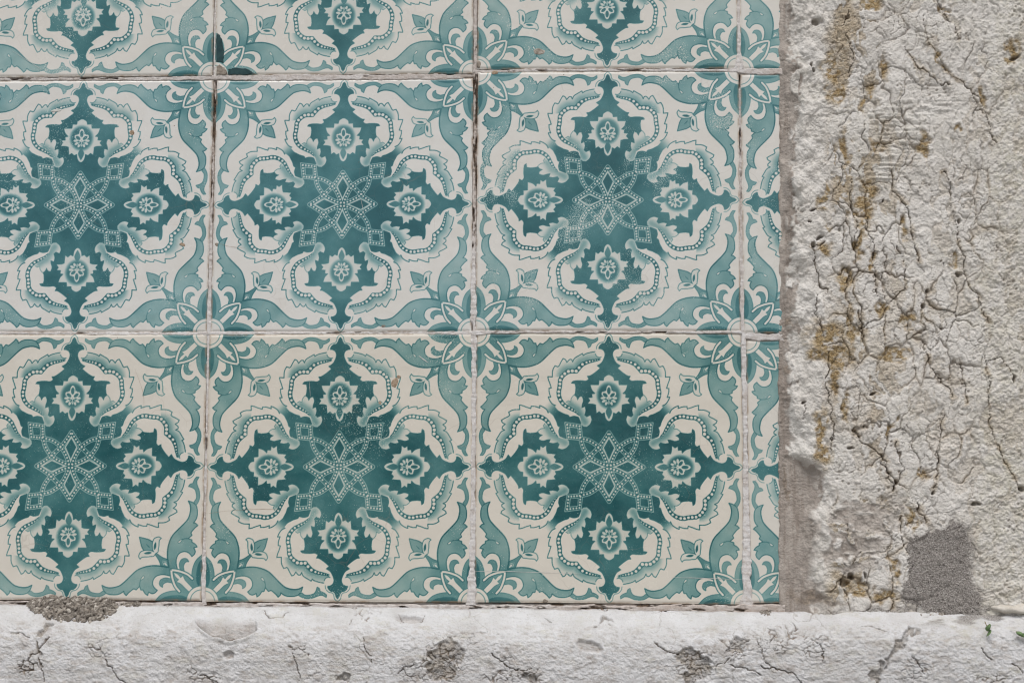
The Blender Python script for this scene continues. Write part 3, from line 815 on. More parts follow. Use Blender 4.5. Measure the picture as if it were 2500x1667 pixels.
OCH = [(2030, 166, 20, 36), (2156, 166, 13, 34), (2118, 11, 26, 14), (2116, 241, 10, 38, 12), (2255, 362, 12, 36, -12), (2290, 158, 6, 34, -35), (2397, 241, 9, 22, -15),
       (2113, 500, 18, 66, 4), (2083, 514, 12, 18), (2065, 677, 18, 28, -15), (2006, 601, 24, 13), (2094, 594, 8, 40, 8), (2057, 708, 7, 12), (2156, 752, 14, 14), (2215, 792, 18, 14),
       (2014, 822, 40, 32), (2073, 795, 10, 44), (2046, 867, 40, 32), (1996, 861, 26, 18), (2006, 1068, 16, 66, 2), (2030, 928, 9, 38), (2062, 990, 10, 34), (2177, 1049, 5, 22, 10),
       (2252, 1158, 11, 18), (2161, 1236, 18, 14), (2175, 867, 38, 12, -8), (2040, 230, 14, 24), (2300, 26, 14, 10), (2468, 128, 18, 18), (2206, 552, 8, 26, -8), (2222, 1264, 10, 34, -10),
       (2180, 1395, 8, 30, -8), (2090, 1440, 34, 16), (2160, 1452, 30, 14), (2330, 640, 8, 14), (2012, 480, 10, 26), (2062, 360, 10, 40), (2140, 360, 14, 16), (2338, 320, 6, 10),
       (2110, 1225, 10, 10), (2024, 560, 10, 8), (2120, 640, 6, 30)]
CRK = [(1.5, [(2280, 0), (2300, 40), (2326, 65), (2334, 100)]), (1.3, [(2310, 180), (2360, 215), (2390, 250), (2402, 280), (2412, 320), (2432, 350)]),
       (1.6, [(2204, 112), (2230, 160), (2275, 195), (2310, 215)]), (1.3, [(2250, 40), (2258, 100), (2285, 140), (2305, 175)]), (1.3, [(2068, 30), (2062, 80), (2080, 130), (2075, 190)]),
       (1.8, [(2176, 420), (2180, 470), (2213, 506), (2220, 545), (2232, 600), (2240, 640)]), (1.6, [(2315, 450), (2322, 505), (2332, 545), (2335, 585), (2352, 630), (2350, 665), (2385, 730), (2412, 790)]),
       (1.5, [(2072, 440), (2075, 490), (2088, 550), (2084, 610)]), (1.5, [(2113, 540), (2128, 590), (2132, 640), (2134, 690), (2140, 730)]), (1.3, [(2190, 600), (2210, 660), (2208, 700), (2170, 740)]),
       (2.2, [(2094, 760), (2102, 800), (2108, 830)]), (1.8, [(1994, 720), (1992, 770), (2012, 820)]), (2.4, [(2010, 590), (1986, 600), (1990, 640), (2000, 690), (2016, 710)]),
       (1.8, [(2255, 840), (2270, 900), (2310, 945), (2326, 970)]), (1.7, [(2345, 890), (2352, 950), (2356, 985)]), (1.8, [(2080, 1040), (2100, 1080), (2130, 1092), (2150, 1110), (2165, 1140), (2172, 1170), (2182, 1190)]),
       (2.0, [(2185, 1080), (2192, 1110), (2200, 1150), (2188, 1175), (2180, 1200)]), (1.7, [(2305, 1010), (2296, 1060), (2285, 1105), (2290, 1150), (2275, 1195)]), (1.4, [(2400, 870), (2410, 930), (2408, 985), (2420, 1060), (2440, 1100)]),
       (1.6, [(2440, 1100), (2465, 1150), (2487, 1190)]), (2.4, [(2240, 1230), (2246, 1255), (2262, 1275)]), (1.6, [(2020, 860), (2022, 900), (2014, 940), (2026, 990), (2034, 1050), (2028, 1110)]),
       (1.6, [(1962, 985), (1960, 1020), (1975, 1035)]), (1.3, [(2195, 1260), (2200, 1310), (2210, 1345)]), (1.5, [(2300, 420), (2310, 445)]), (1.3, [(2410, 880), (2440, 875), (2470, 920)])]
HOLE = [(1985, 600, 8, 8), (2000, 582, 12, 5, -30), (1984, 514, 9, 4, -10), (1973, 540, 5, 3), (1992, 56, 8, 7), (1983, 158, 4, 8), (1987, 172, 4, 7), (2336, 545, 4, 9), (2250, 748, 7, 8), (2340, 670, 10, 6, -20),
        (2380, 1228, 9, 5, 15), (2074, 1092, 12, 4, 10), (1962, 985, 5, 4), (2262, 712, 6, 5), (2475, 143, 14, 5, -15), (2128, 965, 9, 4, -20), (2060, 1420, 16, 8), (2077, 1408, 8, 10), (2108, 1402, 5, 10), (2150, 497, 4, 4),
        (2300, 800, 3, 4), (2296, 640, 3, 3), (2302, 648, 3, 3), (2490, 1195, 8, 7), (2470, 930, 4, 10), (2274, 1200, 5, 6), (2185, 1180, 5, 8)]

def make_pillar():
    yf = -0.0070
    x0, z1 = wpt(1878, -60, 0.0); x1, z0 = wpt(2540, 1502, yf)
    xs = spaced(x0, x1, 0.00037, x0 - 0.0004, x1 + 0.35, 90)
    xs = xs[xs >= x0 - 0.0005]
    zs = spaced(z0, z1, 0.00037, z0 - 0.004, z1 + 0.55, 120)
    Xg, Zg = np.meshgrid(xs, zs)
    U, V = proj(Xg, np.full(Xg.shape, -0.005), Zg)
    # edge of the stone against the mortar fillet
    xe = 1937 + 20 * fbm(V * 0 + 3, V, 120, None, 3, 3) + 52 * ss(1100, 1165, V)
    lump = fbm(U, V, 40, 56, 8, 4)
    rise = ss(-36, 40, U - xe + 26 * lump)
    far = ss(1900, 1907, U + 5.0 * fbm(V * 0 + 9, V, 30, None, 4, 3))
    body = 5.6 * rise + 1.2 * ss(1975, 2060, U) + (1.3 * fbm(U, V, 190, 240, 9, 3) + 0.9 * lump) * rise
    h = body - 2.4 + 2.45 * far + 0.75 * far * (1 - rise) * fbm(U, V, 18, 60, 10, 4)
    stone = ss(-7, 7, U - xe + 34 * fbm(U, V, 34, 60, 14, 4) + 14 * fbm(U, V, 9, None, 15, 2))
    # bottom left: mortar smeared over the stone
    sm_poly = ss(1110, 1150, V + 25 * fbm(U, V, 40, None, 16, 3)) * ss(2035, 1985, U + 26 * fbm(U, V, 38, None, 17, 4) + 0.10 * (1440 - V)) * ss(1480, 1440, V - 0.3 * (U - 1930))
    brush = ell(U, V, [(2085, 1300, 85, 58, -14), (2110, 1245, 95, 22, -12), (2070, 1360, 70, 34, 0)], 18, 0.5, 10) * ss(-0.45, 0.25, fbm(U, V, 60, 14, 19, 4) + 0.15)
    smear = np.clip(np.maximum(np.maximum(1 - stone, sm_poly), brush * 0.9), 0, 1)
    # white daubs of limewash on the mortar
    daub = ell(U, V, [(1932, 690, 6, 11), (1940, 830, 9, 24), (1938, 905, 5, 24), (1960, 640, 9, 30), (1945, 1010, 14, 60), (2005, 1330, 12, 16), (2040, 1330, 9, 12), (2000, 1390, 18, 30), (2078, 1368, 8, 9),
                      (2036, 1425, 24, 14), (2014, 1290, 10, 40), (2050, 1375, 12, 9), (1955, 330, 10, 22), (1950, 430, 8, 30)], 20, 0.4, 6)
    daub = np.maximum(daub, 0.9 * ss(0.26, 0.36, fbm(U, V, 26, 60, 88, 4)) * ss(1916, 1934, U) * ss(1150, 1090, V))
    daub = np.maximum(daub, 0.8 * ss(0.30, 0.40, fbm(U, V, 22, 30, 89, 4)) * ss(1985, 2010, U))
    smear = smear * (1 - daub)
    h = h + 0.7 * daub
    plate = (1 - smear) * ss(2000, 2045, U + 20 * lump)
    right = ss(2330, 2420, U + 30 * fbm(U, V, 120, None, 22, 3) - 40 * ss(900, 300, V))
    # plates of old limewash with cracks between them
    wu = U + 15 * fbm(U, V, 55, None, 25, 4) * 2; wv_ = V + 15 * fbm(U, V, 55, None, 28, 4) * 2
    f1, f2, cid = worley(wu, wv_, 54, 96, 31)
    e1 = f2 - f1
    open1 = ss(-0.45, 0.25, fbm(U, V, 130, None, 33, 2)) * plate * (1 - 0.75 * right)
    f1b, f2b, cidb = worley(wu * 1.05 + 300, wv_, 24, 38, 36)
    e2 = f2b - f1b
    open2 = ss(-0.1, 0.35, fbm(U, V, 90, None, 38, 2)) * plate * (1 - 0.6 * right)
    vary = 0.35 + 1.1 * np.clip(0.5 + fbm(U, V, 24, None, 39, 3), 0, 1)
    cr1 = ss(0.060, 0.010, e1 / vary) * open1; cr2 = ss(0.075, 0.012, e2 / vary) * open2
    dl = lines(U, V, CRK, 41)
    crl = ss(0.85, 0.25, dl / vary)
    lipl = ss(7.0, 1.5, dl)
    # upper coat of limewash: a thin layer with broken edges, rubbed off along the cracks and in vertical runs
    coatn = fbm(wu, wv_, 42, 84, 43, 5, 0.62) + 0.20 - 0.30 * ell(U, V, OCH, 44, 0.9, 9) - 0.22 * ss(2150, 2020, U) * ss(0.0, 0.4, fbm(U, V, 70, 160, 45, 2) + 0.2) - 0.16 * lipl
    coat = ss(-0.015, 0.03, coatn)
    coat2 = ss(0.22, 0.25, coatn + 0.10 * fbm(U, V, 10, None, 42, 2))
    ochre = np.clip(ell(U, V, OCH, 44, 0.6, 9) * ss(-0.45, 0.25, fbm(U, V, 13, None, 46, 3) + 0.15), 0, 1) * (1 - smear * 0.8)
    # ochre bleeding softly along the cracks and where the coat has gone
    ochre = np.maximum(ochre, 0.60 * ss(0.30, 0.0, e1) * open1 * ss(-0.1, 0.45, fbm(U, V, 80, 120, 48, 3)))
    ochre = np.maximum(ochre, 0.50 * lipl * plate * ss(-0.2, 0.4, fbm(U, V, 26, None, 47, 3)))
    ochre = np.maximum(ochre, (1 - coat) * (0.19 + 0.50 * ss(2260, 2060, U) * ss(-0.3, 0.3, fbm(U, V, 60, 130, 49, 3))) * plate)
    ochre = np.clip(ochre, 0, 1) * (1 - smear)
    sdp = [(2212, 1320), (2232, 1305), (2258, 1295), (2300, 1288), (2322, 1272), (2346, 1272), (2362, 1292), (2374, 1325), (2371, 1375), (2376, 1420), (2392, 1440), (2400, 1462),
           (2398, 1510), (2290, 1510), (2235, 1475), (2200, 1465), (2195, 1440), (2216, 1395), (2214, 1350)]
    near = (U > 2150) & (U < 2450) & (V > 1220)
    sgn = np.full(U.shape, 60.0)
    dd_ = seg_dist(U[near], V[near], sdp + [sdp[0]])
    sgn[near] = np.where(in_poly(U[near], V[near], sdp), -dd_, dd_)
    soft = 2.5 + 11 * ss(2320, 2375, U) + 5 * ss(1330, 1280, V)
    cement = ss(1, -1, (sgn + 9 * fbm(U, V, 15, None, 50, 4) + 6 * fbm(U, V, 5, None, 51, 2)) / soft)
    foot = ss(1462, 1482, V + 14 * fbm(U, V, 40, None, 56, 4)) * ss(1990, 2030, U)
    cement = np.maximum(cement, 0.75 * foot * ss(-0.35, 0.15, fbm(U, V, 22, None, 57, 3)))
    hole = ell(U, V, [(e[0], e[1], e[2] * 0.72, e[3] * 0.75) + tuple(e[4:]) for e in HOLE], 58, 0.5, 4.0)
    # relief
    tilt = (cid - 0.5) * 0.75 + (cidb - 0.5) * 0.34
    dome = 0.35 * ss(0.0, 0.18, e1)
    sandy = 0.24 * fbm(U, V, 8, 7, 60, 2) + 0.32 * fbm(U, V, 4.2, 3.8, 63, 2)
    brushm = ell(U, V, [(2190, 330, 70, 80), (2300, 260, 40, 34), (2165, 420, 40, 50), (2180, 1240, 40, 14)], 66, 0.6, 8)
    comb = brushm * 0.55 * vn(U + 6 * vn(U, V, 30, None, 68), V, 44, 5.0, 67)
    h = h + plate * (tilt * (1 - 0.7 * right) + dome * (1 - 0.5 * right) + comb * (1 - right))
    h = h + (1 - smear) * (0.38 * coat + 0.22 * coat2) + (1 - 0.2 * smear) * sandy * (1.25 - 0.55 * coat * (1 - right))
    h = h + plate * 0.18 * fbm(U, V, 26, 22, 61, 2)
    h = h + right * 0.30 * fbm(U, V, 9, None, 70, 2) + 1.4 * stone * (1 - plate) * fbm(U, V, 20, 27, 71, 4)
    h = h - 1.25 * cr1 - 0.6 * cr2 - 1.7 * crl + 0.5 * lipl * plate * (1 - crl) * fbm(U, V, 30, None, 69, 2) - 1.0 * ell(U, V, OCH, 44, 0.6, 9) * plate - 3.4 * hole + 0.4 * ochre * fbm(U, V, 6, None, 72, 2)
    pits = ss(0.20, 0.10, worley(U, V, 19, 19, 75)[0]) * ss(0.66, 0.8, fbm(U, V, 60, None, 77, 2) + 0.25) * plate
    h = h - 0.8 * pits
    cb = np.clip(cement, 0, 1)
    hc = 6.9 + 0.34 * fbm(U, V, 4.6, None, 80, 2) + 0.7 * fbm(U, V, 60, None, 81, 3)
    h = h * (1 - cb) + (np.maximum(h * 0.6 + hc * 0.4 + 0.3, hc - 1.2 * foot)) * cb
    stain = 0.55 * ell(U, V, [(1985, 1458, 46, 10), (2030, 1466, 30, 8), (1922, 1180, 5, 40), (1930, 780, 6, 16), (1924, 905, 6, 12)], 90, 0.8, 8)
    crack = np.clip(stain + 0.46 * cr1 + 0.38 * cr2 + 0.75 * crl + 0.3 * pits + 0.4 * hole, 0, 1) * (1 - cb * 0.8)
    lichen = np.clip(right * 0.75 + 0.35 * ss(0.0, 0.5, fbm(U, V, 110, None, 86, 3)), 0, 1) * (1 - smear)
    Y = -h / 1000.0
    nr, nc = Xg.shape
    # turn the far borders back into the wall
    Y[:, -1] = 0.05; Y[-1, :] = 0.05; Y[0, :] = 0.004; Y[:, 0] = 0.003
    return mesh_obj('stone_pillar', np.stack([Xg, Y, Zg], -1).reshape(-1, 3), grid_faces(nr, nc), MAT_PILLAR,
                    attrs={'ochre': ochre, 'smear': smear, 'cement': cb, 'crack': crack, 'lichen': lichen})
pillar = make_pillar()
tag(pillar, 'rough cracked stone pillar with flaking whitewash and ochre patches beside the tiles', 'pillar')

# ------------------------------------------------------------------ plinth ledge under the tiles
LCR = [(2.0, [(117, 1556), (102, 1569), (92, 1589), (74, 1599), (71, 1612), (82, 1622), (84, 1635), (69, 1638), (51, 1633), (61, 1610)]), (1.8, [(258, 1610), (265, 1627), (277, 1631), (281, 1650), (296, 1657), (307, 1668)]),
       (1.3, [(94, 1602), (104, 1640), (104, 1667)]), (1.2, [(20, 1545), (40, 1545), (70, 1552)]), (1.5, [(485, 1645), (510, 1650), (531, 1665)]), (1.0, [(885, 1555), (890, 1580), (905, 1600), (905, 1620)]),
       (1.4, [(1203, 1598), (1222, 1612), (1247, 1629), (1262, 1634)]), (1.2, [(1010, 1622), (985, 1632), (975, 1645)]), (1.5, [(1598, 1568), (1615, 1580), (1640, 1590), (1654, 1593)]), (1.4, [(1781, 1609), (1765, 1620), (1745, 1624)]),
       (1.5, [(1783, 1620), (1815, 1632), (1840, 1636), (1858, 1643)]), (1.6, [(1858, 1623), (1870, 1631), (1900, 1631)]), (1.2, [(1875, 1533), (1900, 1543), (1880, 1570)]), (1.3, [(1850, 1560), (1870, 1615), (1890, 1630), (1930, 1640), (1958, 1667)]),
       (1.2, [(1980, 1555), (2000, 1573), (2015, 1590), (2006, 1610)]), (1.3, [(2225, 1600), (2240, 1620), (2255, 1645)]), (1.2, [(2395, 1580), (2420, 1610)]), (1.4, [(2470, 1620), (2500, 1640)]), (1.2, [(1935, 1520), (1948, 1535), (1925, 1545)]),
       (1.5, [(645, 1488), (660, 1508), (690, 1506), (705, 1495)]), (1.3, [(970, 1499), (985, 1513), (1005, 1524), (1030, 1515), (1042, 1503)]), (1.0, [(2100, 1525), (2140, 1532), (2170, 1540)]), (1.0, [(710, 1590), (725, 1620), (735, 1667)]),
       (1.2, [(1330, 1510), (1345, 1517)]), (1.0, [(860, 1510), (850, 1525)])]
LPATCH = [(1090, 1600, 34, 40, 20), (1074, 1640, 34, 20), (1682, 1612, 28, 20, 20), (1715, 1632, 24, 24), (1690, 1655, 22, 16), (1795, 1578, 17, 20, 30), (1812, 1560, 20, 8), (1298, 1655, 20, 9, 30), (104, 1535, 20, 9, -20),
          (2168, 1605, 7, 26, 25), (2190, 1575, 26, 8, -32), (2222, 1550, 18, 8, -40), (2140, 1645, 8, 26, 15), (1474, 1521, 20, 3.5), (1484, 1491, 10, 3), (98, 1580, 5, 16), (100, 1625, 3, 14), (840, 1656, 12, 10)]
LNET = [(236, 1589, 27, 20), (1080, 1610, 52, 56, 20), (474, 1643, 20, 28), (1226, 1650, 34, 18), (1290, 1648, 30, 18, 30), (2225, 1640, 42, 18, -20), (66, 1625, 22, 18), (735, 1585, 36, 6, 30), (1142, 1549, 10, 16),
        (1800, 1575, 40, 34), (1700, 1625, 50, 40), (1900, 1560, 50, 30), (1010, 1640, 40, 20), (1985, 1575, 40, 30), (2420, 1660, 40, 14), (500, 1655, 34, 12), (890, 1495, 26, 8), (1236, 1612, 20, 16)]
LCAV = [(559, 1598, 11, 10), (1440, 1578, 30, 12, 20), (1000, 1511, 30, 8, 0)]

def make_plinth():
    # profile (out of the wall, drop below the tiles), metres; the top is weathered to a slope
    prof = np.array([(-0.006, 0.0008), (0.0, 0.0), (0.004, 0.0010), (0.010, 0.0045), (0.0145, 0.0082), (0.0180, 0.0122), (0.0202, 0.0170), (0.0210, 0.0240), (0.0213, 0.0340), (0.0216, 0.0480), (0.0220, 0.0560)])
    seg = np.hypot(*np.diff(prof, axis=0).T); cum = np.concatenate([[0], np.cumsum(seg)])
    t = np.linspace(0, cum[-1], 200)
    k = np.array(curve(prof.tolist(), n=12)); ks = np.concatenate([[0], np.cumsum(np.hypot(*np.diff(k, axis=0).T))])
    t = np.linspace(0, ks[-1], 205)
    po = np.interp(t, ks, k[:, 0]); pd = np.interp(t, ks, k[:, 1])
    x0, zl = wpt(-40, 1473.0); x1, zr = wpt(2540, 1498.0)
    xs = spaced(x0, x1, 0.00041, -1.2, 1.35, 60)
    tail_d = np.array([0.075, 0.10, 0.15, 0.25, 0.40, 0.60])
    nx_, nt_ = len(xs), len(t)
    zb = zl + (zr - zl) * (xs - x0) / (x1 - x0)
    zb = zb + 0.0036 * ss(wpt(1930, 1490)[0], wpt(2090, 1490)[0], xs)
    O = np.repeat(po[:, None], nx_, 1); Dp = np.repeat(pd[:, None], nx_, 1)
    no = np.gradient(pd); nd = -np.gradient(po)      # outward normal of the profile in (out, down)
    L = np.hypot(no, nd); no /= L; nd /= L
    Xg = np.repeat(xs[None], nt_, 0)
    Zg = zb[None] - Dp
    U, V = proj(Xg, -O, Zg)
    front = ss(0.010, 0.018, O)
    top = 1 - front
    wu = U + 12 * fbm(U, V, 40, None, 110, 3) * 2; wv_ = V + 12 * fbm(U, V, 40, None, 113, 3) * 2
    patch = ell(U, V, LPATCH, 101, 0.16, 10)
    netz = ell(U, V, LNET, 102, 0.5, 10)
    cav = ell(U, V, LCAV, 104, 0.35, 2.5)
    crl = ss(0.95, 0.35, lines(U, V, LCR, 107, 3.5))
    f1, f2, cid = worley(wu, wv_, 19, 14, 116)
    net = ss(0.16, 0.03, (f2 - f1) / (0.4 + 1.0 * np.clip(0.5 + fbm(U, V, 20, None, 117, 2), 0, 1)))                       # fine crackle inside broken patches
    f1c, f2c, cidc = worley(wu + 70, wv_, 120, 60, 119)
    hair = ss(0.022, 0.006, f2c - f1c) * ss(0.0, 0.35, fbm(U, V, 120, None, 121, 2))
    fleck = ss(0.10, 0.42, fbm(U, V, 13, 11, 127, 3)) * 0.34 + ss(0.15, 0.45, fbm(U, V, 24, 20, 128, 4)) * 0.26
    rel = 0.9 * fbm(U, V, 190, 90, 123, 2) + front * (0.24 * fbm(U, V, 44, 30, 125, 2) + fleck + 0.26 * fbm(U, V, 5.4, 4.2, 129, 2)) + top * (0.24 * fbm(U, V, 46, 10, 131, 4) + 0.10 * fbm(U, V, 8, 5, 134, 2))
    # trowelled facets of the old paint on the front
    flat = ss(0.05, 0.5, fbm(U, V, 95, 50, 136, 2))
    rel = rel - front * 0.16 * flat * fbm(U, V, 18, 10, 137, 3)
    flake = ss(0.10, 0.30, fbm(U, V, 60, 16, 139, 4)) * top
    h = rel + 0.35 * flake - 1.8 * patch - 1.4 * crl - 0.5 * hair + 0.9 * patch * fbm(U, V, 9, None, 141, 3) - 0.9 * netz * net
    lip = ell(U, V, [(552, 1552, 74, 10, 10), (610, 1549, 40, 8, -20)], 143, 0.5, 3)
    su = (U - 552) / 78.0
    vb = 1563 - 34 * np.abs(su - 0.15) ** 2.2 - 4 * vn(U, V * 0, 23, None, 144); vt = 1506
    scoop = np.clip((V - vt) / (vb - vt + 1e-6), 0, 1) ** 1.2 * (V < vb) * (np.abs(su) < 1) * ss(1.0, 0.86, np.abs(su))
    cav = np.maximum(cav, 0.95 * ss(0.02, 0.35, scoop))  # scoop greyed as bare stone and to paint in its shade
    groove = ss(8, 2, np.abs(V - vb + 4)) * ss(1.0, 0.8, np.abs(su)) * ss(-0.5, 0.2, fbm(U, V, 25, None, 146, 2))  # dirt line at the scoop bottom, also painted to stress its shade
    h = h - 5.5 * scoop + 0.9 * ss(9, 0, np.abs(V - vb - 4)) * ss(1.0, 0.8, np.abs(su))
    h = h - 2.0 * ell(U, V, LCAV, 104, 0.35, 2.5) + 0.3 * lip + 0.10 * fbm(U, V, 2.6, None, 145, 2)
    # beyond the broken corner the stone of the pillar foot sits a little lower and rougher
    rr = ss(2210, 2260, U)
    h = h + rr * top * (0.9 * fbm(U, V, 50, 14, 147, 3) - 0.6)
    O2 = O + no[:, None] * h / 1000; D2 = Dp + nd[:, None] * h / 1000
    och = np.clip(patch * ss(-0.25, 0.25, fbm(U, V, 14, None, 149, 3)) * 0.42, 0, 1) * (1 - ss(2050, 2100, U) * 0.3)
    cem = np.clip(0.50 * patch, 0, 1)
    ledge_back = ss(0.0035, 0.0, O) * ss(-0.4, 0.3, fbm(U, V, 60, 8, 151, 3))  # greyer broken band along the back of the ledge
    cem = np.maximum(cem, ledge_back * 0.8)
    cem = np.maximum(cem, rr * top * ss(0.05, 0.3, fbm(U, V, 70, 14, 153, 3)) * 0.85)
    crack = np.clip(0.85 * crl + 0.8 * netz * net * ss(-0.35, 0.15, fbm(U, V, 28, None, 158, 3)) + 0.35 * hair + 0.6 * groove, 0, 1)
    sme = np.clip((ss(0.12, 0.5, fbm(U, V, 30, 12, 155, 4)) * 0.40 + ss(0.2, 0.5, fbm(U, V, 10, 6, 156, 3)) * 0.35) * front + 0.45 * cav, 0, 1)
    lic = np.clip(0.5 * ss(0.1, 0.5, fbm(U, V, 90, 40, 157, 3)) * ss(1700, 2300, U) + 0.5 * ss(0.2, 0.5, fbm(U, V, 50, 20, 159, 3)), 0, 1)
    att = {'ochre': och, 'cement': cem, 'crack': crack, 'smear': sme, 'lichen': lic}
    Yg = -O2; Zq = zb[None] - D2
    # plain face going down to the pavement
    m = len(tail_d)
    Xt = np.repeat(xs[None], m, 0); Yt = np.repeat(Yg[-1:][:], m, 0); Zt = np.maximum(zb[None] - tail_d[:, None], 0.001)
    Zt[-1] = 0.001
    Xg = np.concatenate([Xg, Xt]); Yg = np.concatenate([Yg, Yt]); Zq = np.concatenate([Zq, Zt])
    att = {k_: np.concatenate([v_, np.repeat(v_[-1:] * 0, m, 0)]) for k_, v_ in att.items()}
    Yg[:, 0] = 0.05; Yg[:, -1] = 0.05
    return mesh_obj('plinth', np.stack([Xg, Yg, Zq], -1).reshape(-1, 3), grid_faces(*Xg.shape, flip=True), MAT_PLINTH, attrs=att)
plinth = make_plinth()
tag(plinth, 'long white painted stone ledge with chipped rough front below the tiles', 'ledge')

# ------------------------------------------------------------------ crumbs of mortar on the ledge
def grains(centres, radii, seed):
    """many small irregular stones in one mesh"""
    r = np.random.default_rng(seed)
    t = (1 + 5 ** 0.5) / 2
    iv = np.array([(-1, t, 0), (1, t, 0), (-1, -t, 0), (1, -t, 0), (0, -1, t), (0, 1, t), (0, -1, -t), (0, 1, -t), (t, 0, -1), (t, 0, 1), (-t, 0, -1), (-t, 0, 1)]) / math.hypot(1, t)
    fi = np.array([(0, 11, 5), (0, 5, 1), (0, 1, 7), (0, 7, 10), (0, 10, 11), (1, 5, 9), (5, 11, 4), (11, 10, 2), (10, 7, 6), (7, 1, 8), (3, 9, 4), (3, 4, 2), (3, 2, 6), (3, 6, 8), (3, 8, 9), (4, 9, 5), (2, 4, 11), (6, 2, 10), (8, 6, 7), (9, 8, 1)])
    V, F = [], []
    for k, (c, rad) in enumerate(zip(centres, radii)):
        M3 = np.linalg.qr(r.normal(size=(3, 3)))[0]
        p = iv * (rad * (0.75 + 0.5 * r.random(12)))[:, None] * np.array([1.25, 0.9, 0.75])
        V.append(p @ M3.T + c); F.append(fi + 12 * k)
    return np.concatenate(V), np.concatenate(F)

def ledge_surface(u, out):
    """point on the ledge top at photo column u, at a distance out of the wall"""
    x0, zl = wpt(-40, 1473.0); x1, zr = wpt(2540, 1498.0)
    x, _ = wpt(u, 1490.0, -out)
    zb = zl + (zr - zl) * (x - x0) / (x1 - x0) + 0.0036 * float(ss(wpt(1930, 1490)[0], wpt(2090, 1490)[0], x))
    d = np.interp(out, [0, 0.004, 0.010, 0.0145, 0.018, 0.0202], [0, 0.0010, 0.0045, 0.0082, 0.0122, 0.0170])
    return np.array([x, -out, zb - d])

def clump(name, u0, u1, omax, hmax, seed, n, label, gr=(0.0006, 0.0017)):
    r = np.random.default_rng(seed)
    uc = (u0 + u1) / 2
    base = ledge_surface(uc, omax * 0.4)
    root = empty(name, tuple(base)); bpy.context.view_layer.update()
    nu, no_ = 90, 46
    uu = np.linspace(u0, u1, nu); oo = np.linspace(-0.001, omax, no_)
    P = np.array([[ledge_surface(a, max(b, 0)) + np.array([0, -min(b, 0), 0]) for a in uu] for b in oo])
    A, B = np.meshgrid(np.linspace(-1, 1, nu), np.linspace(0, 1, no_))
    Un, Vn = np.meshgrid(uu, oo * 4500)
    wob = 0.62 * fbm(Un, Vn, 34, 24, seed, 4)
    m = np.clip(1 - np.abs(A + 0.2 * wob) ** 2.4 - np.abs(B + 0.5 * wob) ** 2.0 * 0.95, 0, 1) ** 0.55
    hgt = m * hmax * (1.15 - 0.75 * B) * (0.85 + 0.35 * fbm(Un, Vn, 22, 22, seed + 4, 3)) + 0.0009 * m * fbm(Un, Vn, 7, 7, seed + 8, 2)
    nrm = np.array([0, -0.55, 0.83])
    Q = P + nrm * (hgt - 0.0012)[..., None]
    body = mesh_obj('mortar_mass', Q.reshape(-1, 3), grid_faces(no_, nu, flip=True), MAT_CRUMB)
    under(body, root)
    cs, rs = [], []
    while len(cs) < n:
        j, i = r.integers(no_), r.integers(nu)
        if (m[j, i] > 0.12 and r.random() < 0.9) or r.random() < 0.006:
            rad = r.uniform(*gr) * (0.6 + 0.4 * r.random())
            cs.append(Q[j, i] + nrm * rad * r.uniform(0.0, 0.5)); rs.append(rad)
    half = len(cs) * 3 // 5
    for part, mt in ((slice(0, half), MAT_CRUMB), (slice(half, None), MAT_GRAIN)):
        V_, F_ = grains(cs[part], rs[part], seed + 1)
        g = mesh_obj('mortar_grains', V_, F_, mt, smooth=False)
        g['kind'] = 'stuff'
        under(g, root)
    tag(root, label, 'mortar')
    return root
clump('mortar_clump', 62, 290, 0.0135, 0.0058, 5, 900, 'wide crumbly grey gravelly mortar clump lying on the white ledge')
clump('mortar_clump', 292, 346, 0.0045, 0.0030, 9, 90, 'small brown mortar crumbs beside the wide clump against the tiles', (0.0005, 0.0011))
clump('mortar_clump', 1852, 1884, 0.0075, 0.0020, 12, 70, 'little brown mortar crumb on the ledge below the cut tiles', (0.0005, 0.0010))
clump('mortar_clump', 2215, 2330, 0.0085, 0.0022, 15, 260, 'low grey gritty mortar remains at the foot of the cement patch', (0.0005, 0.0011))

# pale stone splinter lying on the ledge at the right
def splinter():
    P0 = ledge_surface(2416, 0.006); P1 = ledge_surface(2540, 0.007)
    n, m = 40, 14
    V = []
    for i in range(n):
        t = i / (n - 1)
        c = P0 + (P1 - P0) * t + np.array([0, 0, 0.0018])
        w_ = 0.0040 * (0.25 + 0.75 * min(1, (t / 0.22)) ** 0.6)
        for j in range(m):
            a = 2 * math.pi * j / m
            rr_ = w_ * (1 + 0.16 * math.sin(3 * a + 4 * t) + 0.10 * math.sin(9 * t + 2 * a)) * (0.9 + 0.2 * math.sin(17 * t + a * 3) * 0.5)
            V.append(c + np.array([0, -math.cos(a) * rr_ * 1.1, math.sin(a) * rr_ * 0.72]))
    F = [(i * m + j, i * m + (j + 1) % m, (i + 1) * m + (j + 1) % m, (i + 1) * m + j) for i in range(n - 1) for j in range(m)]
    o = mesh_obj('stone_splinter', V, F, MAT_PALE)
    return o
MAT_PALE = plain('pale limestone', (0.62, 0.585, 0.53), (0.50, 0.46, 0.40), 160, 0.9, 0.6, 0.0012)
tag(splinter(), 'long pale stone splinter lying on the ledge by the green sprouts', 'stone')

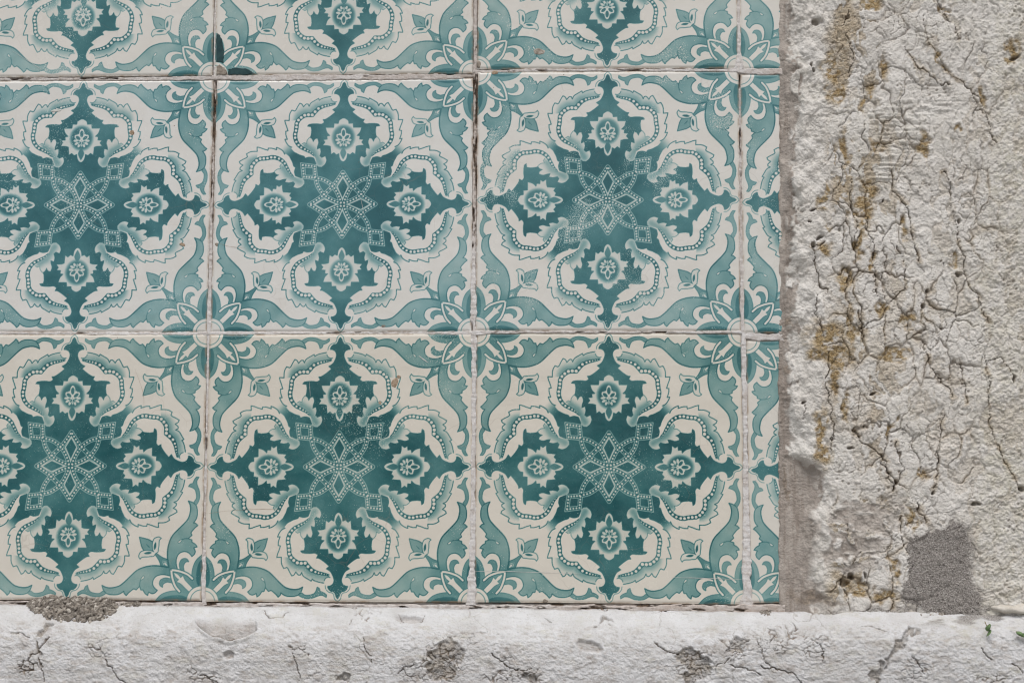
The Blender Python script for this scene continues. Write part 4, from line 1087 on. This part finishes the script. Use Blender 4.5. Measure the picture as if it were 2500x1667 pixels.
# ------------------------------------------------------------------ two sprouts in the ledge
def sprout(label, u, v, out, leaves, stem):
    x, z = wpt(u, v, -out)
    root = empty('weed_sprout', (x, -out, z)); bpy.context.view_layer.update()
    S = 0.000215
    for (du, dv, L, W, an, bend) in leaves:
        n, m = 14, 7
        V = []
        for i in range(n):
            t = i / (n - 1)
            wv = W * (math.sin(math.pi * min(1, 0.06 + t * 0.94)) ** 0.6) * (0.8 + 0.25 * t)
            a = math.radians(an + bend * (t - 0.5))
            for j in range(m):
                q = (j / (m - 1) - 0.5) * 2
                ax, ay = math.sin(a), -math.cos(a)
                pu = du + ax * L * (t - 0.5) + math.cos(a) * wv * q; pv = dv + ay * L * (t - 0.5) * -1 + math.sin(a) * wv * q
                V.append((x + pu * S, -out - 0.0012 - 0.0011 * (1 - q * q) * math.sin(math.pi * t) + 0.0005 * q * q, z - pv * S))
        F = [(i * m + j, i * m + j + 1, (i + 1) * m + j + 1, (i + 1) * m + j) for i in range(n - 1) for j in range(m - 1)]
        back = [(p[0], p[1] + 0.0009, p[2]) for p in V]
        nb = len(V)
        F2 = [tuple(reversed([k + nb for k in f])) for f in F]
        rimv = [j for j in range(m)] + [i * m + m - 1 for i in range(1, n)] + [(n - 1) * m + j for j in range(m - 2, -1, -1)] + [i * m for i in range(n - 2, 0, -1)]
        F3 = [(rimv[k], rimv[k] + nb, rimv[(k + 1) % len(rimv)] + nb, rimv[(k + 1) % len(rimv)]) for k in range(len(rimv))]
        o = mesh_obj('leaf', V + back, F + F2 + F3, MAT_LEAF)
        under(o, root)
    pts = curve(stem, n=4)
    V = []
    for i, (pu, pv) in enumerate(pts):
        tt = i / (len(pts) - 1)
        for j in range(6):
            a = 2 * math.pi * j / 6
            V.append((x + (pu + math.cos(a) * 1.1) * S, -out - 0.0006 + 0.004 * (1 - tt) + math.sin(a) * 1.1 * S, z - pv * S))
    F = [(i * 6 + j, i * 6 + (j + 1) % 6, (i + 1) * 6 + (j + 1) % 6, (i + 1) * 6 + j) for i in range(len(pts) - 1) for j in range(6)]
    under(mesh_obj('stem', V, F, MAT_STEM), root)
    tag(root, label, 'weed', 'sprouts in the ledge')
sprout('single curled green leaf sprouting from the white ledge below the splinter', 2412, 1537, 0.0205,
       [(0, -6, 17, 6.5, 165, -20), (2, 7, 17, 5.0, 150, 20)], [(-2, -18), (-2, -12), (0, -4)])
sprout('broad green sprout of rounded leaves with a thin stem on the ledge', 2490, 1546, 0.0205,
       [(-1, 0, 16, 6.0, 80, 10), (10, 3, 15, 5.5, 95, -20)], [(-16, -6), (-8, -6), (0, -1)])
